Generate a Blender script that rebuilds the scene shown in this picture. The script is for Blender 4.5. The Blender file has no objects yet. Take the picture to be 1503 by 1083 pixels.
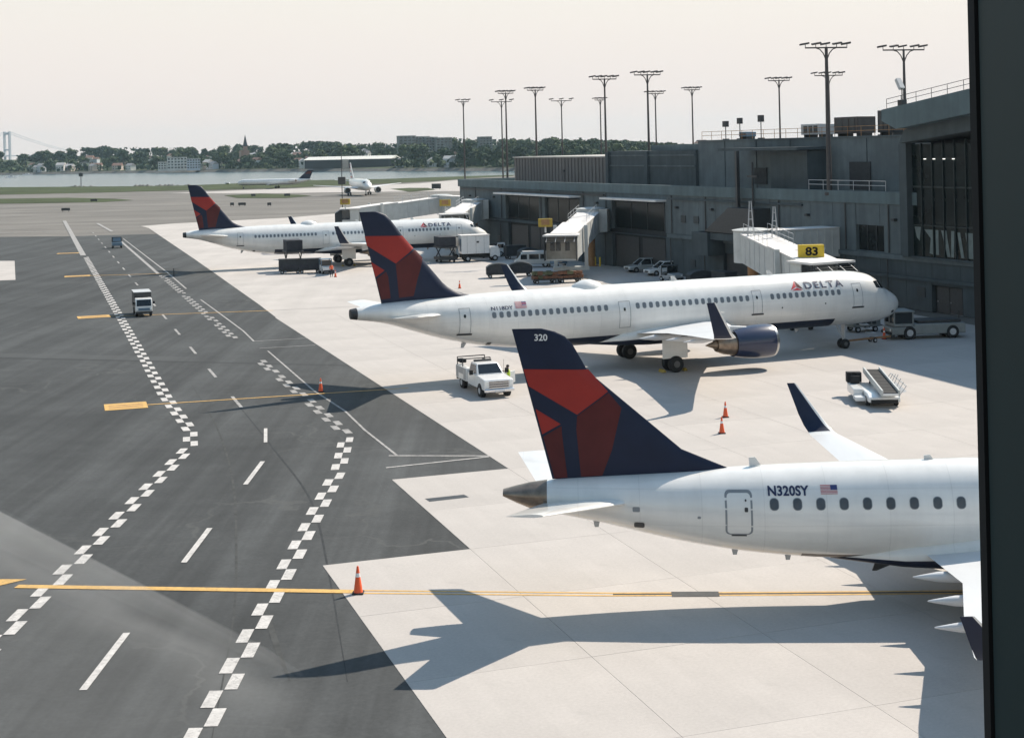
import bpy, bmesh, math, random
from mathutils import Vector, Matrix
import numpy as np

random.seed(7)
R = math.radians
S = bpy.context.scene
COL = S.collection

# ------------------------------------------------------------------ camera
CAM_Z = 16.22
cd = bpy.data.cameras.new('camera')
cam = bpy.data.objects.new('camera', cd)
COL.objects.link(cam)
cd.sensor_fit = 'HORIZONTAL'
cd.sensor_width = 36.0
cd.lens = 51.64
cd.shift_x = 0.0007
cd.shift_y = -0.2156
cd.clip_start = 0.05
cd.clip_end = 30000
cam.location = (0, 0, CAM_Z)
# looking along +Y, level, rolled 1.34 degrees (horizon rises to the right)
cam.rotation_euler = (Matrix.Rotation(R(90), 4, 'X') @ Matrix.Rotation(R(-1.34), 4, 'Z')).to_euler()
S.camera = cam

# ------------------------------------------------------------------ sky, sun, exposure
SUN_EL, SUN_AZ = R(43.8), R(41.0)          # azimuth counter-clockwise from +X
w = bpy.data.worlds.new('World')
S.world = w
w.use_nodes = True
nt = w.node_tree
sky = nt.nodes.new('ShaderNodeTexSky')
sky.sky_type = 'NISHITA'
sky.sun_disc = False
sky.sun_elevation = SUN_EL
sky.sun_rotation = R(90) - SUN_AZ
sky.altitude = 0
sky.air_density = 2.4
sky.dust_density = 0.5
sky.ozone_density = 4.5
bgn = nt.nodes['Background']
bgn.inputs['Strength'].default_value = 0.10
# summer haze: the sky whitens towards the horizon, alike all the way round
wtc = nt.nodes.new('ShaderNodeTexCoord')
wsx = nt.nodes.new('ShaderNodeSeparateXYZ')
nt.links.new(wtc.outputs['Generated'], wsx.inputs[0])
hf = nt.nodes.new('ShaderNodeMapRange')
hf.interpolation_type = 'SMOOTHSTEP'
hf.inputs['From Min'].default_value = 0.03
hf.inputs['From Max'].default_value = 0.38
hf.inputs['To Min'].default_value = 1.0
hf.inputs['To Max'].default_value = 0.0
nt.links.new(wsx.outputs['Z'], hf.inputs['Value'])
hr = nt.nodes.new('ShaderNodeMapRange')
hr.inputs['From Min'].default_value = 0.0
hr.inputs['From Max'].default_value = 0.11
nt.links.new(wsx.outputs['Z'], hr.inputs['Value'])
hc = nt.nodes.new('ShaderNodeMix')
hc.data_type = 'RGBA'
hc.inputs[6].default_value = (6.5, 5.75, 5.35, 1)
hc.inputs[7].default_value = (6.95, 6.6, 6.3, 1)
nt.links.new(hr.outputs[0], hc.inputs[0])
hm = nt.nodes.new('ShaderNodeMix')
hm.data_type = 'RGBA'
nt.links.new(hf.outputs[0], hm.inputs[0])
nt.links.new(sky.outputs[0], hm.inputs[6])
nt.links.new(hc.outputs[2], hm.inputs[7])
nt.links.new(hm.outputs[2], bgn.inputs['Color'])
sd = bpy.data.lights.new('sun', 'SUN')
sd.energy = 5.0
sd.angle = R(0.5)
sd.color = (1.0, 0.90, 0.77)
sun = bpy.data.objects.new('sun', sd)
COL.objects.link(sun)
sdir = Vector((math.cos(SUN_EL) * math.cos(SUN_AZ), math.cos(SUN_EL) * math.sin(SUN_AZ), math.sin(SUN_EL)))
sun.rotation_euler = sdir.to_track_quat('Z', 'Y').to_euler()
sun.location = (60, 60, 120)
S.view_settings.view_transform = 'Standard'
S.view_settings.look = 'None'
S.view_settings.gamma = 1.0
S.view_settings.use_curve_mapping = False
S.view_settings.exposure = 0.45
S.render.engine = 'CYCLES'
S.cycles.max_bounces = 6
S.cycles.volume_bounces = 0
S.cycles.transparent_max_bounces = 24
S.cycles.use_adaptive_sampling = True
S.cycles.use_denoising = True

# ------------------------------------------------------------------ materials
def mat(name, col, rough=0.6, metal=0.0, var=0.0, scale=3.0, bump=0.0, coat=0.0, emit=None, spec=0.5, stretch=None, det=4.0):
    m = bpy.data.materials.new(name)
    m.use_nodes = True
    t = m.node_tree
    b = t.nodes['Principled BSDF']
    b.inputs['Base Color'].default_value = (*col, 1)
    b.inputs['Roughness'].default_value = rough
    b.inputs['Metallic'].default_value = metal
    b.inputs['Specular IOR Level'].default_value = spec
    b.inputs['Coat Weight'].default_value = coat
    if coat:
        b.inputs['Coat Roughness'].default_value = 0.08
    if emit:
        b.inputs['Emission Color'].default_value = (*emit[0], 1)
        b.inputs['Emission Strength'].default_value = emit[1]
    if var or bump:
        tc = t.nodes.new('ShaderNodeTexCoord')
        src = tc.outputs['Object']
        if stretch:
            mp = t.nodes.new('ShaderNodeMapping')
            mp.inputs['Scale'].default_value = stretch
            t.links.new(src, mp.inputs[0])
            src = mp.outputs[0]
        n = t.nodes.new('ShaderNodeTexNoise')
        n.inputs['Scale'].default_value = scale
        n.inputs['Detail'].default_value = det
        n.inputs['Roughness'].default_value = 0.6
        t.links.new(src, n.inputs['Vector'])
        if var:
            r = t.nodes.new('ShaderNodeMapRange')
            r.inputs['From Min'].default_value = 0.3
            r.inputs['From Max'].default_value = 0.7
            r.inputs['To Min'].default_value = 1 - var
            r.inputs['To Max'].default_value = 1 + var
            t.links.new(n.outputs['Fac'], r.inputs['Value'])
            mx = t.nodes.new('ShaderNodeVectorMath')
            mx.operation = 'SCALE'
            mx.inputs[0].default_value = col
            t.links.new(r.outputs[0], mx.inputs['Scale'])
            t.links.new(mx.outputs[0], b.inputs['Base Color'])
        if bump:
            bp = t.nodes.new('ShaderNodeBump')
            bp.inputs['Strength'].default_value = bump
            bp.inputs['Distance'].default_value = 0.02
            t.links.new(n.outputs['Fac'], bp.inputs['Height'])
            t.links.new(bp.outputs[0], b.inputs['Normal'])
    return m

class NT:
    """tiny helper for chaining shader math on world/object coordinates"""
    def __init__(s, m):
        s.t = m.node_tree
        s.tc = s.t.nodes.new('ShaderNodeTexCoord')
    def val(s, x):
        return x
    def math(s, op, a, b=None, clamp=False):
        n = s.t.nodes.new('ShaderNodeMath')
        n.operation = op
        n.use_clamp = clamp
        for i, q in enumerate((a, b)):
            if q is None:
                continue
            if isinstance(q, (int, float)):
                n.inputs[i].default_value = q
            else:
                s.t.links.new(q, n.inputs[i])
        return n.outputs[0]
    def noise(s, scale, stretch=(1, 1, 1), rot=0.0, det=4.0, rough=0.6, lo=0.3, hi=0.7, a=0.0, b=1.0):
        mp = s.t.nodes.new('ShaderNodeMapping')
        mp.inputs['Scale'].default_value = stretch
        mp.inputs['Rotation'].default_value = (0, 0, rot)
        s.t.links.new(s.tc.outputs['Object'], mp.inputs[0])
        n = s.t.nodes.new('ShaderNodeTexNoise')
        n.inputs['Scale'].default_value = scale
        n.inputs['Detail'].default_value = det
        n.inputs['Roughness'].default_value = rough
        s.t.links.new(mp.outputs[0], n.inputs['Vector'])
        return s.rng(n.outputs['Fac'], lo, hi, a, b)
    def rng(s, v, lo, hi, a, b, smooth=False):
        r = s.t.nodes.new('ShaderNodeMapRange')
        if smooth:
            r.interpolation_type = 'SMOOTHSTEP'
        r.inputs['From Min'].default_value = lo
        r.inputs['From Max'].default_value = hi
        r.inputs['To Min'].default_value = a
        r.inputs['To Max'].default_value = b
        s.t.links.new(v, r.inputs['Value'])
        return r.outputs[0]
    def xyz(s):
        n = s.t.nodes.new('ShaderNodeSeparateXYZ')
        s.t.links.new(s.tc.outputs['Object'], n.inputs[0])
        return n.outputs
    def mix(s, f, c1, c2):
        n = s.t.nodes.new('ShaderNodeMix')
        n.data_type = 'RGBA'
        for i, q in ((0, f), (6, c1), (7, c2)):
            if isinstance(q, tuple):
                n.inputs[i].default_value = (*q, 1)
            elif isinstance(q, (int, float)):
                n.inputs[i].default_value = q
            else:
                s.t.links.new(q, n.inputs[i])
        return n.outputs[2]
    def scale(s, c, f):
        n = s.t.nodes.new('ShaderNodeVectorMath')
        n.operation = 'SCALE'
        if isinstance(c, tuple):
            n.inputs[0].default_value = c
        else:
            s.t.links.new(c, n.inputs[0])
        s.t.links.new(f, n.inputs['Scale'])
        return n.outputs[0]
    def base(s, c):
        s.t.links.new(c, s.t.nodes['Principled BSDF'].inputs['Base Color'])
    def bump(s, h, st=0.3, d=0.02):
        b = s.t.nodes.new('ShaderNodeBump')
        b.inputs['Strength'].default_value = st
        b.inputs['Distance'].default_value = d
        s.t.links.new(h, b.inputs['Height'])
        s.t.links.new(b.outputs[0], s.t.nodes['Principled BSDF'].inputs['Normal'])

def asphalt_mat():
    m = mat('asphalt', (0.05, 0.05, 0.05), 0.85, spec=0.3)
    k = NT(m)
    fine = k.noise(5.0, det=7, rough=0.75, a=0.80, b=1.2)
    patch = k.noise(0.09, det=6, a=0.76, b=1.22)
    # tyre-polished streaks that run along the taxilane
    st = k.noise(1.0, (0.42, 0.012, 1), R(-18), det=4, lo=0.34, hi=0.66, a=0.70, b=1.16)
    st2 = k.noise(1.0, (1.6, 0.03, 1), R(-18), det=4, lo=0.35, hi=0.66, a=0.88, b=1.1)
    mid = k.noise(0.7, det=6, a=0.9, b=1.12)
    f = k.math('MULTIPLY', k.math('MULTIPLY', fine, patch), k.math('MULTIPLY', mid, k.math('MULTIPLY', st, st2)))
    c = k.scale((0.053, 0.056, 0.057), f)
    # thin cracks and sealed seams
    vo = k.t.nodes.new('ShaderNodeTexVoronoi')
    vo.feature = 'DISTANCE_TO_EDGE'
    vo.inputs['Scale'].default_value = 0.11
    mpv = k.t.nodes.new('ShaderNodeMapping')
    nz = k.t.nodes.new('ShaderNodeTexNoise')
    nz.inputs['Scale'].default_value = 0.35
    nz.inputs['Detail'].default_value = 5
    k.t.links.new(k.tc.outputs['Object'], nz.inputs['Vector'])
    av = k.t.nodes.new('ShaderNodeVectorMath')
    av.operation = 'MULTIPLY_ADD'
    av.inputs[1].default_value = (5, 5, 5)
    k.t.links.new(nz.outputs['Color'], av.inputs[0])
    k.t.links.new(k.tc.outputs['Object'], av.inputs[2])
    k.t.links.new(av.outputs[0], vo.inputs['Vector'])
    crack = k.rng(vo.outputs['Distance'], 0.004, 0.016, 0.75, 0.0, True)
    crack = k.math('MULTIPLY', crack, k.noise(0.06, det=2, lo=0.45, hi=0.6))
    c = k.mix(crack, c, (0.075, 0.077, 0.075))
    # a trench patch laid across the road
    x, y, z = k.xyz()
    q = k.math('ADD', k.math('MULTIPLY', x, 0.287), k.math('MULTIPLY', y, 0.958))
    q = k.math('SUBTRACT', q, 103.5)
    west = k.rng(x, -28.0, -24.0, 1.0, 0.0, True)
    band = k.math('MULTIPLY', k.math('MULTIPLY', k.rng(q, -0.1, 0.3, 0, 1), k.rng(q, 2.2, 2.7, 1, 0)), west)
    c = k.mix(k.math('MULTIPLY', band, 0.5), c, (0.072, 0.075, 0.076))
    line = k.math('MULTIPLY', k.math('MULTIPLY', k.rng(q, -0.7, -0.4, 0, 1), k.rng(q, 0.0, 0.25, 1, 0)), k.rng(x, -12.0, -9.0, 1.0, 0.0, True))
    c = k.mix(k.math('MULTIPLY', line, 0.55), c, (0.02, 0.021, 0.022))
    # pale haze streak painted into the asphalt colour, sharp on its far side
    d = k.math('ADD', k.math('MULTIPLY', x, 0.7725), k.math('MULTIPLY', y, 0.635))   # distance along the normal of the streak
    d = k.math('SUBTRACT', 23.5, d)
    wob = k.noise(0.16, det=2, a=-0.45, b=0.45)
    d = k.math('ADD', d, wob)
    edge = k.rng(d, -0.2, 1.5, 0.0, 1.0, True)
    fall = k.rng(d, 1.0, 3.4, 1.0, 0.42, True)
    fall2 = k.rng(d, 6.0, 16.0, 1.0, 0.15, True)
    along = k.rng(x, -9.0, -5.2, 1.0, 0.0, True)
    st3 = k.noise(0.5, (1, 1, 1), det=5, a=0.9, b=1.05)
    haze_streak = k.math('MULTIPLY', k.math('MULTIPLY', edge, fall), k.math('MULTIPLY', along, k.math('MULTIPLY', fall2, st3)), True)
    c = k.mix(k.math('MULTIPLY', haze_streak, 0.34), c, (0.22, 0.22, 0.215))
    k.base(c)
    k.bump(k.noise(60.0, det=2), 0.25, 0.01)
    return m

def concrete_mat(name='concrete', tone=1.0):
    m = mat(name, (0.4, 0.38, 0.36), 0.8, spec=0.3)
    k = NT(m)
    fine = k.noise(9.0, det=6, a=0.94, b=1.06)
    patch = k.noise(0.16, det=5, a=0.90, b=1.08)
    oi = k.t.nodes.new('ShaderNodeObjectInfo')
    per = k.rng(oi.outputs['Random'], 0, 1, 0.98, 1.02)
    st = k.noise(1.0, (0.35, 0.03, 1), R(18), det=4, a=0.93, b=1.05)
    f = k.math('MULTIPLY', k.math('MULTIPLY', fine, patch), k.math('MULTIPLY', per, st))
    c = k.scale((0.435 * tone, 0.405 * tone, 0.38 * tone), f)
    sp = k.noise(0.55, det=4, lo=0.63, hi=0.76, a=0.0, b=0.24)      # scattered oil marks
    c = k.mix(sp, c, (0.20, 0.19, 0.18))
    k.base(c)
    k.bump(k.noise(30.0, det=3), 0.15, 0.01)
    return m

def field_mat():
    m = mat('worn_pavement', (0.2, 0.19, 0.17), 0.9, spec=0.2)
    k = NT(m)
    a = k.noise(0.06, (0.35, 1, 1), R(8), det=6, a=0.7, b=1.25)
    b = k.noise(0.9, (0.12, 1, 1), R(6), det=4, a=0.85, b=1.15)
    fine = k.noise(2.0, det=5, a=0.9, b=1.1)
    f = k.math('MULTIPLY', k.math('MULTIPLY', a, b), fine)
    c = k.scale((0.165, 0.155, 0.142), f)
    k.base(c)
    return m

def plane_white():
    m = mat('aircraft_white', (0.80, 0.80, 0.79), 0.28, coat=0.6)
    k = NT(m)
    x, y, z = k.xyz()
    grime = k.noise(0.5, (0.35, 1, 2.2), det=5, lo=0.35, hi=0.75, a=1.0, b=0.86)
    seam = k.noise(2.5, (0.1, 1, 1.6), det=3, a=0.975, b=1.015)
    # skin joints round the hull every few frames and along the stringers, with streaks trailing from them
    fx = k.math('FRACT', k.math('DIVIDE', x, 2.13))
    jx = k.rng(k.math('ABSOLUTE', k.math('SUBTRACT', fx, 0.5)), 0.003, 0.008, 0.88, 1.0)
    jz = None
    for zz in (3.05, 4.25, 5.45):
        j = k.rng(k.math('ABSOLUTE', k.math('SUBTRACT', z, zz)), 0.012, 0.03, 0.93, 1.0)
        jz = j if jz is None else k.math('MULTIPLY', jz, j)
    streak = k.noise(1.0, (1.4, 1, 0.18), det=5, lo=0.42, hi=0.8, a=1.0, b=0.88)
    low = k.rng(z, 1.6, 3.6, 1.0, 0.0, True)
    dirt = k.mix(k.math('MULTIPLY', low, k.noise(0.8, (0.25, 1, 1), det=6, lo=0.35, hi=0.7, a=0.1, b=0.42)), (0.80, 0.795, 0.77), (0.50, 0.47, 0.40))
    c = k.scale(dirt, k.math('MULTIPLY', k.math('MULTIPLY', grime, seam), k.math('MULTIPLY', k.math('MULTIPLY', jx, jz), streak)))
    k.base(c)
    return m

def streaky(m):
    """rain streaks and patchy cleaning down a wall"""
    t = m.node_tree
    src = t.nodes['Principled BSDF'].inputs['Base Color'].links[0].from_socket
    k = NT(m)
    a = k.noise(1.0, (1.3, 1.3, 0.07), det=6, lo=0.35, hi=0.72, a=1.06, b=0.80)
    b = k.noise(0.22, det=4, a=0.88, b=1.12)
    k.base(k.scale(src, k.math('MULTIPLY', a, b)))

M = {}
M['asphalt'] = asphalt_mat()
M['concrete'] = concrete_mat()
M['field'] = field_mat()
M['white'] = plane_white()
M['navy'] = mat('aircraft_navy', (0.010, 0.017, 0.042), 0.5, spec=0.25, var=0.12, scale=1.2)
M['cowl'] = mat('cowl_navy', (0.016, 0.024, 0.062), 0.28, coat=0.5, var=0.1, scale=1.2)
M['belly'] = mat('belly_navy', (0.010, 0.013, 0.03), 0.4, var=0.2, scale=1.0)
M['red'] = mat('tail_red', (0.31, 0.028, 0.022), 0.5, spec=0.25, var=0.06, scale=1.5)
M['maroon'] = mat('tail_maroon', (0.085, 0.014, 0.015), 0.5, spec=0.25, var=0.15, scale=1.0)
M['wing'] = mat('wing_grey', (0.60, 0.61, 0.62), 0.38, var=0.06, scale=0.8, stretch=(1, 0.4, 1))
M['metal'] = mat('bare_metal', (0.55, 0.54, 0.52), 0.28, metal=1.0, var=0.1, scale=2)
M['burnt'] = mat('heat_stained_metal', (0.26, 0.205, 0.16), 0.38, metal=0.75, var=0.3, scale=2.2)
M['glass'] = mat('dark_glass', (0.012, 0.016, 0.02), 0.06, spec=0.6)
M['window2'] = mat('shaded_cabin_window', (0.15, 0.17, 0.19), 0.3)  # lighter grey than the other cabin windows
M['window'] = mat('cabin_glass', (0.055, 0.065, 0.08), 0.15, var=0.3, scale=0.7)
M['seal'] = mat('door_seal', (0.22, 0.24, 0.26), 0.5)
M['gear_hub'] = mat('gear_hub', (0.10, 0.10, 0.10), 0.5)
M['black'] = mat('black_rubber', (0.012, 0.012, 0.013), 0.75, var=0.2, scale=6)
M['dark'] = mat('dark_steel', (0.035, 0.037, 0.04), 0.5, var=0.2, scale=4)
M['strut'] = mat('gear_grey', (0.45, 0.46, 0.47), 0.4, var=0.1)
M['logo_navy'] = mat('lettering_navy', (0.012, 0.02, 0.07), 0.4)
M['logo_red'] = mat('lettering_red', (0.5, 0.03, 0.04), 0.4)
M['letter_white'] = mat('lettering_white', (0.75, 0.75, 0.75), 0.5)
M['flag_red'] = mat('flag_red', (0.42, 0.06, 0.07), 0.5)
M['flag_blue'] = mat('flag_blue', (0.03, 0.045, 0.16), 0.5)
M['paint_white'] = mat('road_paint_white', (0.49, 0.47, 0.45), 0.75, var=0.2, scale=2.2, det=6)
M['paint_old'] = mat('road_paint_faded', (0.30, 0.29, 0.28), 0.8, var=0.35, scale=1.5, det=6)
M['paint_yellow'] = mat('road_paint_yellow', (0.56, 0.34, 0.10), 0.75, var=0.15, scale=2.0, det=6)
M['paint_black'] = mat('road_paint_black', (0.05, 0.05, 0.05), 0.8, var=0.2, scale=2)
M['paint_red'] = mat('road_paint_red', (0.42, 0.10, 0.07), 0.8, var=0.2, scale=2)
M['truck_white'] = mat('truck_white', (0.74, 0.74, 0.73), 0.3, coat=0.5, var=0.05, scale=3)
M['truck_grey'] = mat('truck_grey', (0.34, 0.35, 0.36), 0.4, var=0.1, scale=3)
M['chrome'] = mat('chrome', (0.75, 0.75, 0.76), 0.15, metal=1.0)
M['yellow'] = mat('sign_yellow', (0.62, 0.43, 0.025), 0.55, var=0.1, scale=2)
M['orange'] = mat('cone_orange', (0.75, 0.10, 0.025), 0.5, var=0.08, scale=6)
M['vest'] = mat('vest_lime', (0.55, 0.75, 0.06), 0.7)
M['skin'] = mat('skin', (0.25, 0.13, 0.09), 0.6)
M['cloth'] = mat('dark_cloth', (0.025, 0.03, 0.045), 0.9, var=0.2, scale=9)
M['vest_orange'] = mat('vest_orange', (0.75, 0.13, 0.04), 0.7)
M['hair'] = mat('dark_hair', (0.012, 0.01, 0.01), 0.7)
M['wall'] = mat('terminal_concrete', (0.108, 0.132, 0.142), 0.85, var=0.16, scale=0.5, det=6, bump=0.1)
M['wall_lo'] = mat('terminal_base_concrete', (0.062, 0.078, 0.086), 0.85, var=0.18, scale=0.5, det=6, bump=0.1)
M['parapet'] = mat('parapet_panel', (0.10, 0.14, 0.152), 0.75, var=0.12, scale=0.4, det=5)
M['roofing'] = mat('roof_gravel', (0.42, 0.40, 0.37), 0.9, var=0.15, scale=0.6, det=6)
streaky(M['wall']); streaky(M['wall_lo']); streaky(M['parapet'])
M['brown_wall'] = mat('brown_corrugated', (0.16, 0.15, 0.145), 0.8, var=0.15, scale=1.2, stretch=(1.5, 1, 0.1))
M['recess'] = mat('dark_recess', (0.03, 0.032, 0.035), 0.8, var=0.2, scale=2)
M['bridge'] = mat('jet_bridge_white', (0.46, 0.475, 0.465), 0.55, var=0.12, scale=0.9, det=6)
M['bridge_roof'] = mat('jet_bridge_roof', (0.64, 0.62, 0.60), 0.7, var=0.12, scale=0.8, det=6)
M['rust'] = mat('brown_column', (0.30, 0.16, 0.07), 0.7, var=0.2, scale=2)
M['pole'] = mat('weathered_pole', (0.075, 0.066, 0.064), 0.6, var=0.15, scale=1.5, spec=0.3)
M['tglass'] = mat('terminal_glass', (0.008, 0.011, 0.012), 0.25, spec=0.22, var=0.4, scale=0.4)
M['hall_glass'] = mat('hall_glass', (0.006, 0.012, 0.013), 0.2, spec=0.15, var=0.5, scale=0.3)
M['hall_frame'] = mat('hall_frame', (0.018, 0.028, 0.03), 0.5, spec=0.3)
M['blind'] = mat('pale_blind', (0.16, 0.19, 0.185), 0.8, var=0.2, scale=1.5)  # pale colour for the reflections painted on the hall panes
M['grass'] = mat('grass', (0.055, 0.068, 0.033), 0.95, var=0.35, scale=0.05, det=8, spec=0.1)
M['rock'] = mat('shore_rock', (0.10, 0.095, 0.085), 0.9, var=0.4, scale=0.3)
M['bag_brown'] = mat('bag_brown', (0.17, 0.075, 0.04), 0.8, var=0.3, scale=3)
M['bag_dark'] = mat('bag_dark', (0.03, 0.032, 0.04), 0.8, var=0.3, scale=3)
M['bag_green'] = mat('bag_olive', (0.10, 0.10, 0.05), 0.8, var=0.3, scale=3)
M['cover'] = mat('tarp_dark', (0.025, 0.03, 0.035), 0.7, var=0.25, scale=2)
M['blue_grey'] = mat('blue_grey_paint', (0.13, 0.20, 0.27), 0.45, var=0.1, scale=2)
M['lamp'] = mat('headlamp', (0.85, 0.85, 0.82), 0.1, coat=0.8)
M['frame'] = mat('jamb_paint', (0.006, 0.026, 0.029), 0.6, spec=0.25, var=0.12, scale=3)
M['gasket'] = mat('window_gasket', (0.002, 0.002, 0.002), 0.9)
M['car_white'] = mat('car_white', (0.66, 0.67, 0.67), 0.25, coat=0.8)
M['car_silver'] = mat('car_silver', (0.42, 0.45, 0.46), 0.3, metal=0.3, coat=0.8)
M['trunk'] = mat('tree_bark', (0.06, 0.045, 0.035), 0.9, var=0.3, scale=1)
M['leaf'] = [mat('leaves_%s' % n, c, 0.8, var=0.35, scale=0.25, spec=0.2) for n, c in
             (('deep', (0.030, 0.052, 0.022)), ('mid', (0.042, 0.066, 0.026)), ('light', (0.060, 0.082, 0.030)))]

def wear(m, under, amount=0.34):
    """chip a paint so that the surface below shows through"""
    t = m.node_tree
    b = t.nodes['Principled BSDF']
    src = b.inputs['Base Color'].links[0].from_socket
    k = NT(m)
    n1 = k.noise(7.0, det=8, rough=0.75, lo=0.50, hi=0.62)
    n2 = k.noise(0.5, det=3, lo=0.3, hi=0.7, a=0.25, b=1.0)
    f = k.math('MULTIPLY', k.math('MULTIPLY', n1, n2), amount * 2, True)
    k.base(k.mix(f, src, under))
for _n, _a in (('paint_white', 0.30), ('paint_old', 0.42), ('paint_yellow', 0.25), ('paint_black', 0.4)):
    wear(M[_n], (0.075, 0.077, 0.078), _a)
M['yellow_dull'] = mat('dull_sign_yellow', (0.36, 0.25, 0.03), 0.6, var=0.2, scale=2)
M['tug_paint'] = mat('tug_white_shaded', (0.21, 0.225, 0.22), 0.5, var=0.12, scale=2)  # white paint darkened in the colour for the deep terminal shade

# ------------------------------------------------------------------ mesh builder
class MB:
    def __init__(s):
        s.v, s.f, s.m = [], [], []
    def add(s, vs, fs, m=0, X=None):
        o = len(s.v)
        for q in vs:
            q = Vector(q)
            if X is not None:
                q = X @ q
            s.v.append(tuple(q))
        for f in fs:
            s.f.append([i + o for i in f])
            s.m.append(m)
        return s
    def box(s, x0, x1, y0, y1, z0, z1, m=0, X=None):
        vs = [(x0, y0, z0), (x1, y0, z0), (x1, y1, z0), (x0, y1, z0), (x0, y0, z1), (x1, y0, z1), (x1, y1, z1), (x0, y1, z1)]
        return s.add(vs, [(0, 3, 2, 1), (4, 5, 6, 7), (0, 1, 5, 4), (1, 2, 6, 5), (2, 3, 7, 6), (3, 0, 4, 7)], m, X)
    def prism(s, poly, z0, z1, m=0, X=None):
        """polygon in x,y extruded in z"""
        n = len(poly)
        vs = [(x, y, z0) for x, y in poly] + [(x, y, z1) for x, y in poly]
        fs = [tuple(range(n))[::-1], tuple(range(n, 2 * n))] + [(i, (i + 1) % n, n + (i + 1) % n, n + i) for i in range(n)]
        return s.add(vs, fs, m, X)
    def side(s, poly, y0, y1, m=0, X=None, taper=None):
        """outline in x,z extruded across y"""
        n = len(poly)
        vs = [(x, y0, z) for x, z in poly] + [(x, y1, z) for x, z in poly]
        fs = [tuple(range(n)), tuple(range(n, 2 * n))[::-1]] + [(i, n + i, n + (i + 1) % n, (i + 1) % n) for i in range(n)]
        return s.add(vs, fs, m, X)
    def tube(s, p0, p1, r0, r1=None, n=8, m=0, X=None):
        r1 = r0 if r1 is None else r1
        p0, p1 = Vector(p0), Vector(p1)
        d = (p1 - p0).normalized()
        u = d.orthogonal().normalized()
        q = d.cross(u)
        vs = []
        for p, r in ((p0, r0), (p1, r1)):
            for i in range(n):
                a = 2 * math.pi * i / n
                vs.append(p + u * (r * math.cos(a)) + q * (r * math.sin(a)))
        fs = [(i, (i + 1) % n, n + (i + 1) % n, n + i) for i in range(n)] + [tuple(range(n))[::-1], tuple(range(n, 2 * n))]
        return s.add(vs, fs, m, X)
    def path(s, pts, r, n=6, m=0, X=None):
        for a, b in zip(pts[:-1], pts[1:]):
            s.tube(a, b, r, r, n, m, X)
        return s
    def rings(s, rings, m=0, cap=True, X=None, mf=None):
        n = len(rings[0])
        vs = [p for r in rings for p in r]
        o = len(s.v)
        s.add(vs, [], m, X)
        for j in range(len(rings) - 1):
            for i in range(n):
                s.f.append([o + j * n + i, o + j * n + (i + 1) % n, o + (j + 1) * n + (i + 1) % n, o + (j + 1) * n + i])
                s.m.append(mf(j, i) if mf else m)
        if cap:
            s.f.append([o + i for i in range(n)][::-1])
            s.m.append(mf(0, 0) if mf else m)
            s.f.append([o + (len(rings) - 1) * n + i for i in range(n)])
            s.m.append(mf(len(rings) - 2, 0) if mf else m)
        return s
    def lathe(s, prof, c, axis='x', n=24, m=0, X=None, cap=True, mf=None):
        rs = []
        for t, r in prof:
            ring = []
            for i in range(n):
                a = 2 * math.pi * i / n
                u, v2 = r * math.cos(a), r * math.sin(a)
                p = {'x': (t, u, v2), 'y': (u, t, v2), 'z': (u, v2, t)}[axis]
                ring.append((p[0] + c[0], p[1] + c[1], p[2] + c[2]))
            rs.append(ring)
        return s.rings(rs, m, cap, X, mf)
    def mesh(s, name, mats, smooth=None, normals=True):
        me = bpy.data.meshes.new(name)
        me.from_pydata(s.v, [], s.f)
        for q in mats:
            me.materials.append(q)
        me.polygons.foreach_set('material_index', s.m)
        if normals:
            b = bmesh.new()
            b.from_mesh(me)
            bmesh.ops.recalc_face_normals(b, faces=b.faces)
            b.to_mesh(me)
            b.free()
        if smooth is not None:
            me.shade_smooth()
            me.set_sharp_from_angle(angle=R(smooth))
        me.update()
        return me
    def obj(s, name, mats, parent=None, smooth=None, bevel=0, normals=True, loc=None, rz=0, seg=2):
        if not isinstance(mats, (list, tuple)):
            mats = [mats]
        return link(name, s.mesh(name, mats, smooth if smooth is not None else (35 if bevel else None), normals), parent, loc, rz, bevel, seg)

def link(name, me, parent=None, loc=None, rz=0, bevel=0, seg=2):
    o = bpy.data.objects.new(name, me)
    COL.objects.link(o)
    if parent:
        o.parent = parent
    if loc is not None:
        o.location = loc
    o.rotation_euler.z = rz
    if bevel:
        b = o.modifiers.new('bevel', 'BEVEL')
        b.width = bevel
        b.segments = seg
        b.limit_method = 'ANGLE'
        b.angle_limit = R(40)
    return o

def tag(o, label=None, cat=None, group=None, kind=None):
    if label: o['label'] = label
    if cat: o['category'] = cat
    if group: o['group'] = group
    if kind: o['kind'] = kind
    return o

def thing(name, label, cat, loc=(0, 0, 0), rz=0.0, group=None):
    o = bpy.data.objects.new(name, None)
    o.empty_display_size = 0.5
    COL.objects.link(o)
    o.location = loc
    o.rotation_euler.z = rz
    return tag(o, label, cat, group)

def kids(o):
    return [c for c in o.children]

def copy_tree(o, parent=None, skip=()):
    c = o.copy()
    COL.objects.link(c)
    if parent:
        c.parent = parent
    for ch in kids(o):
        if not any(ch.name.startswith(k) for k in skip):
            copy_tree(ch, c, skip)
    return c

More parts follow.
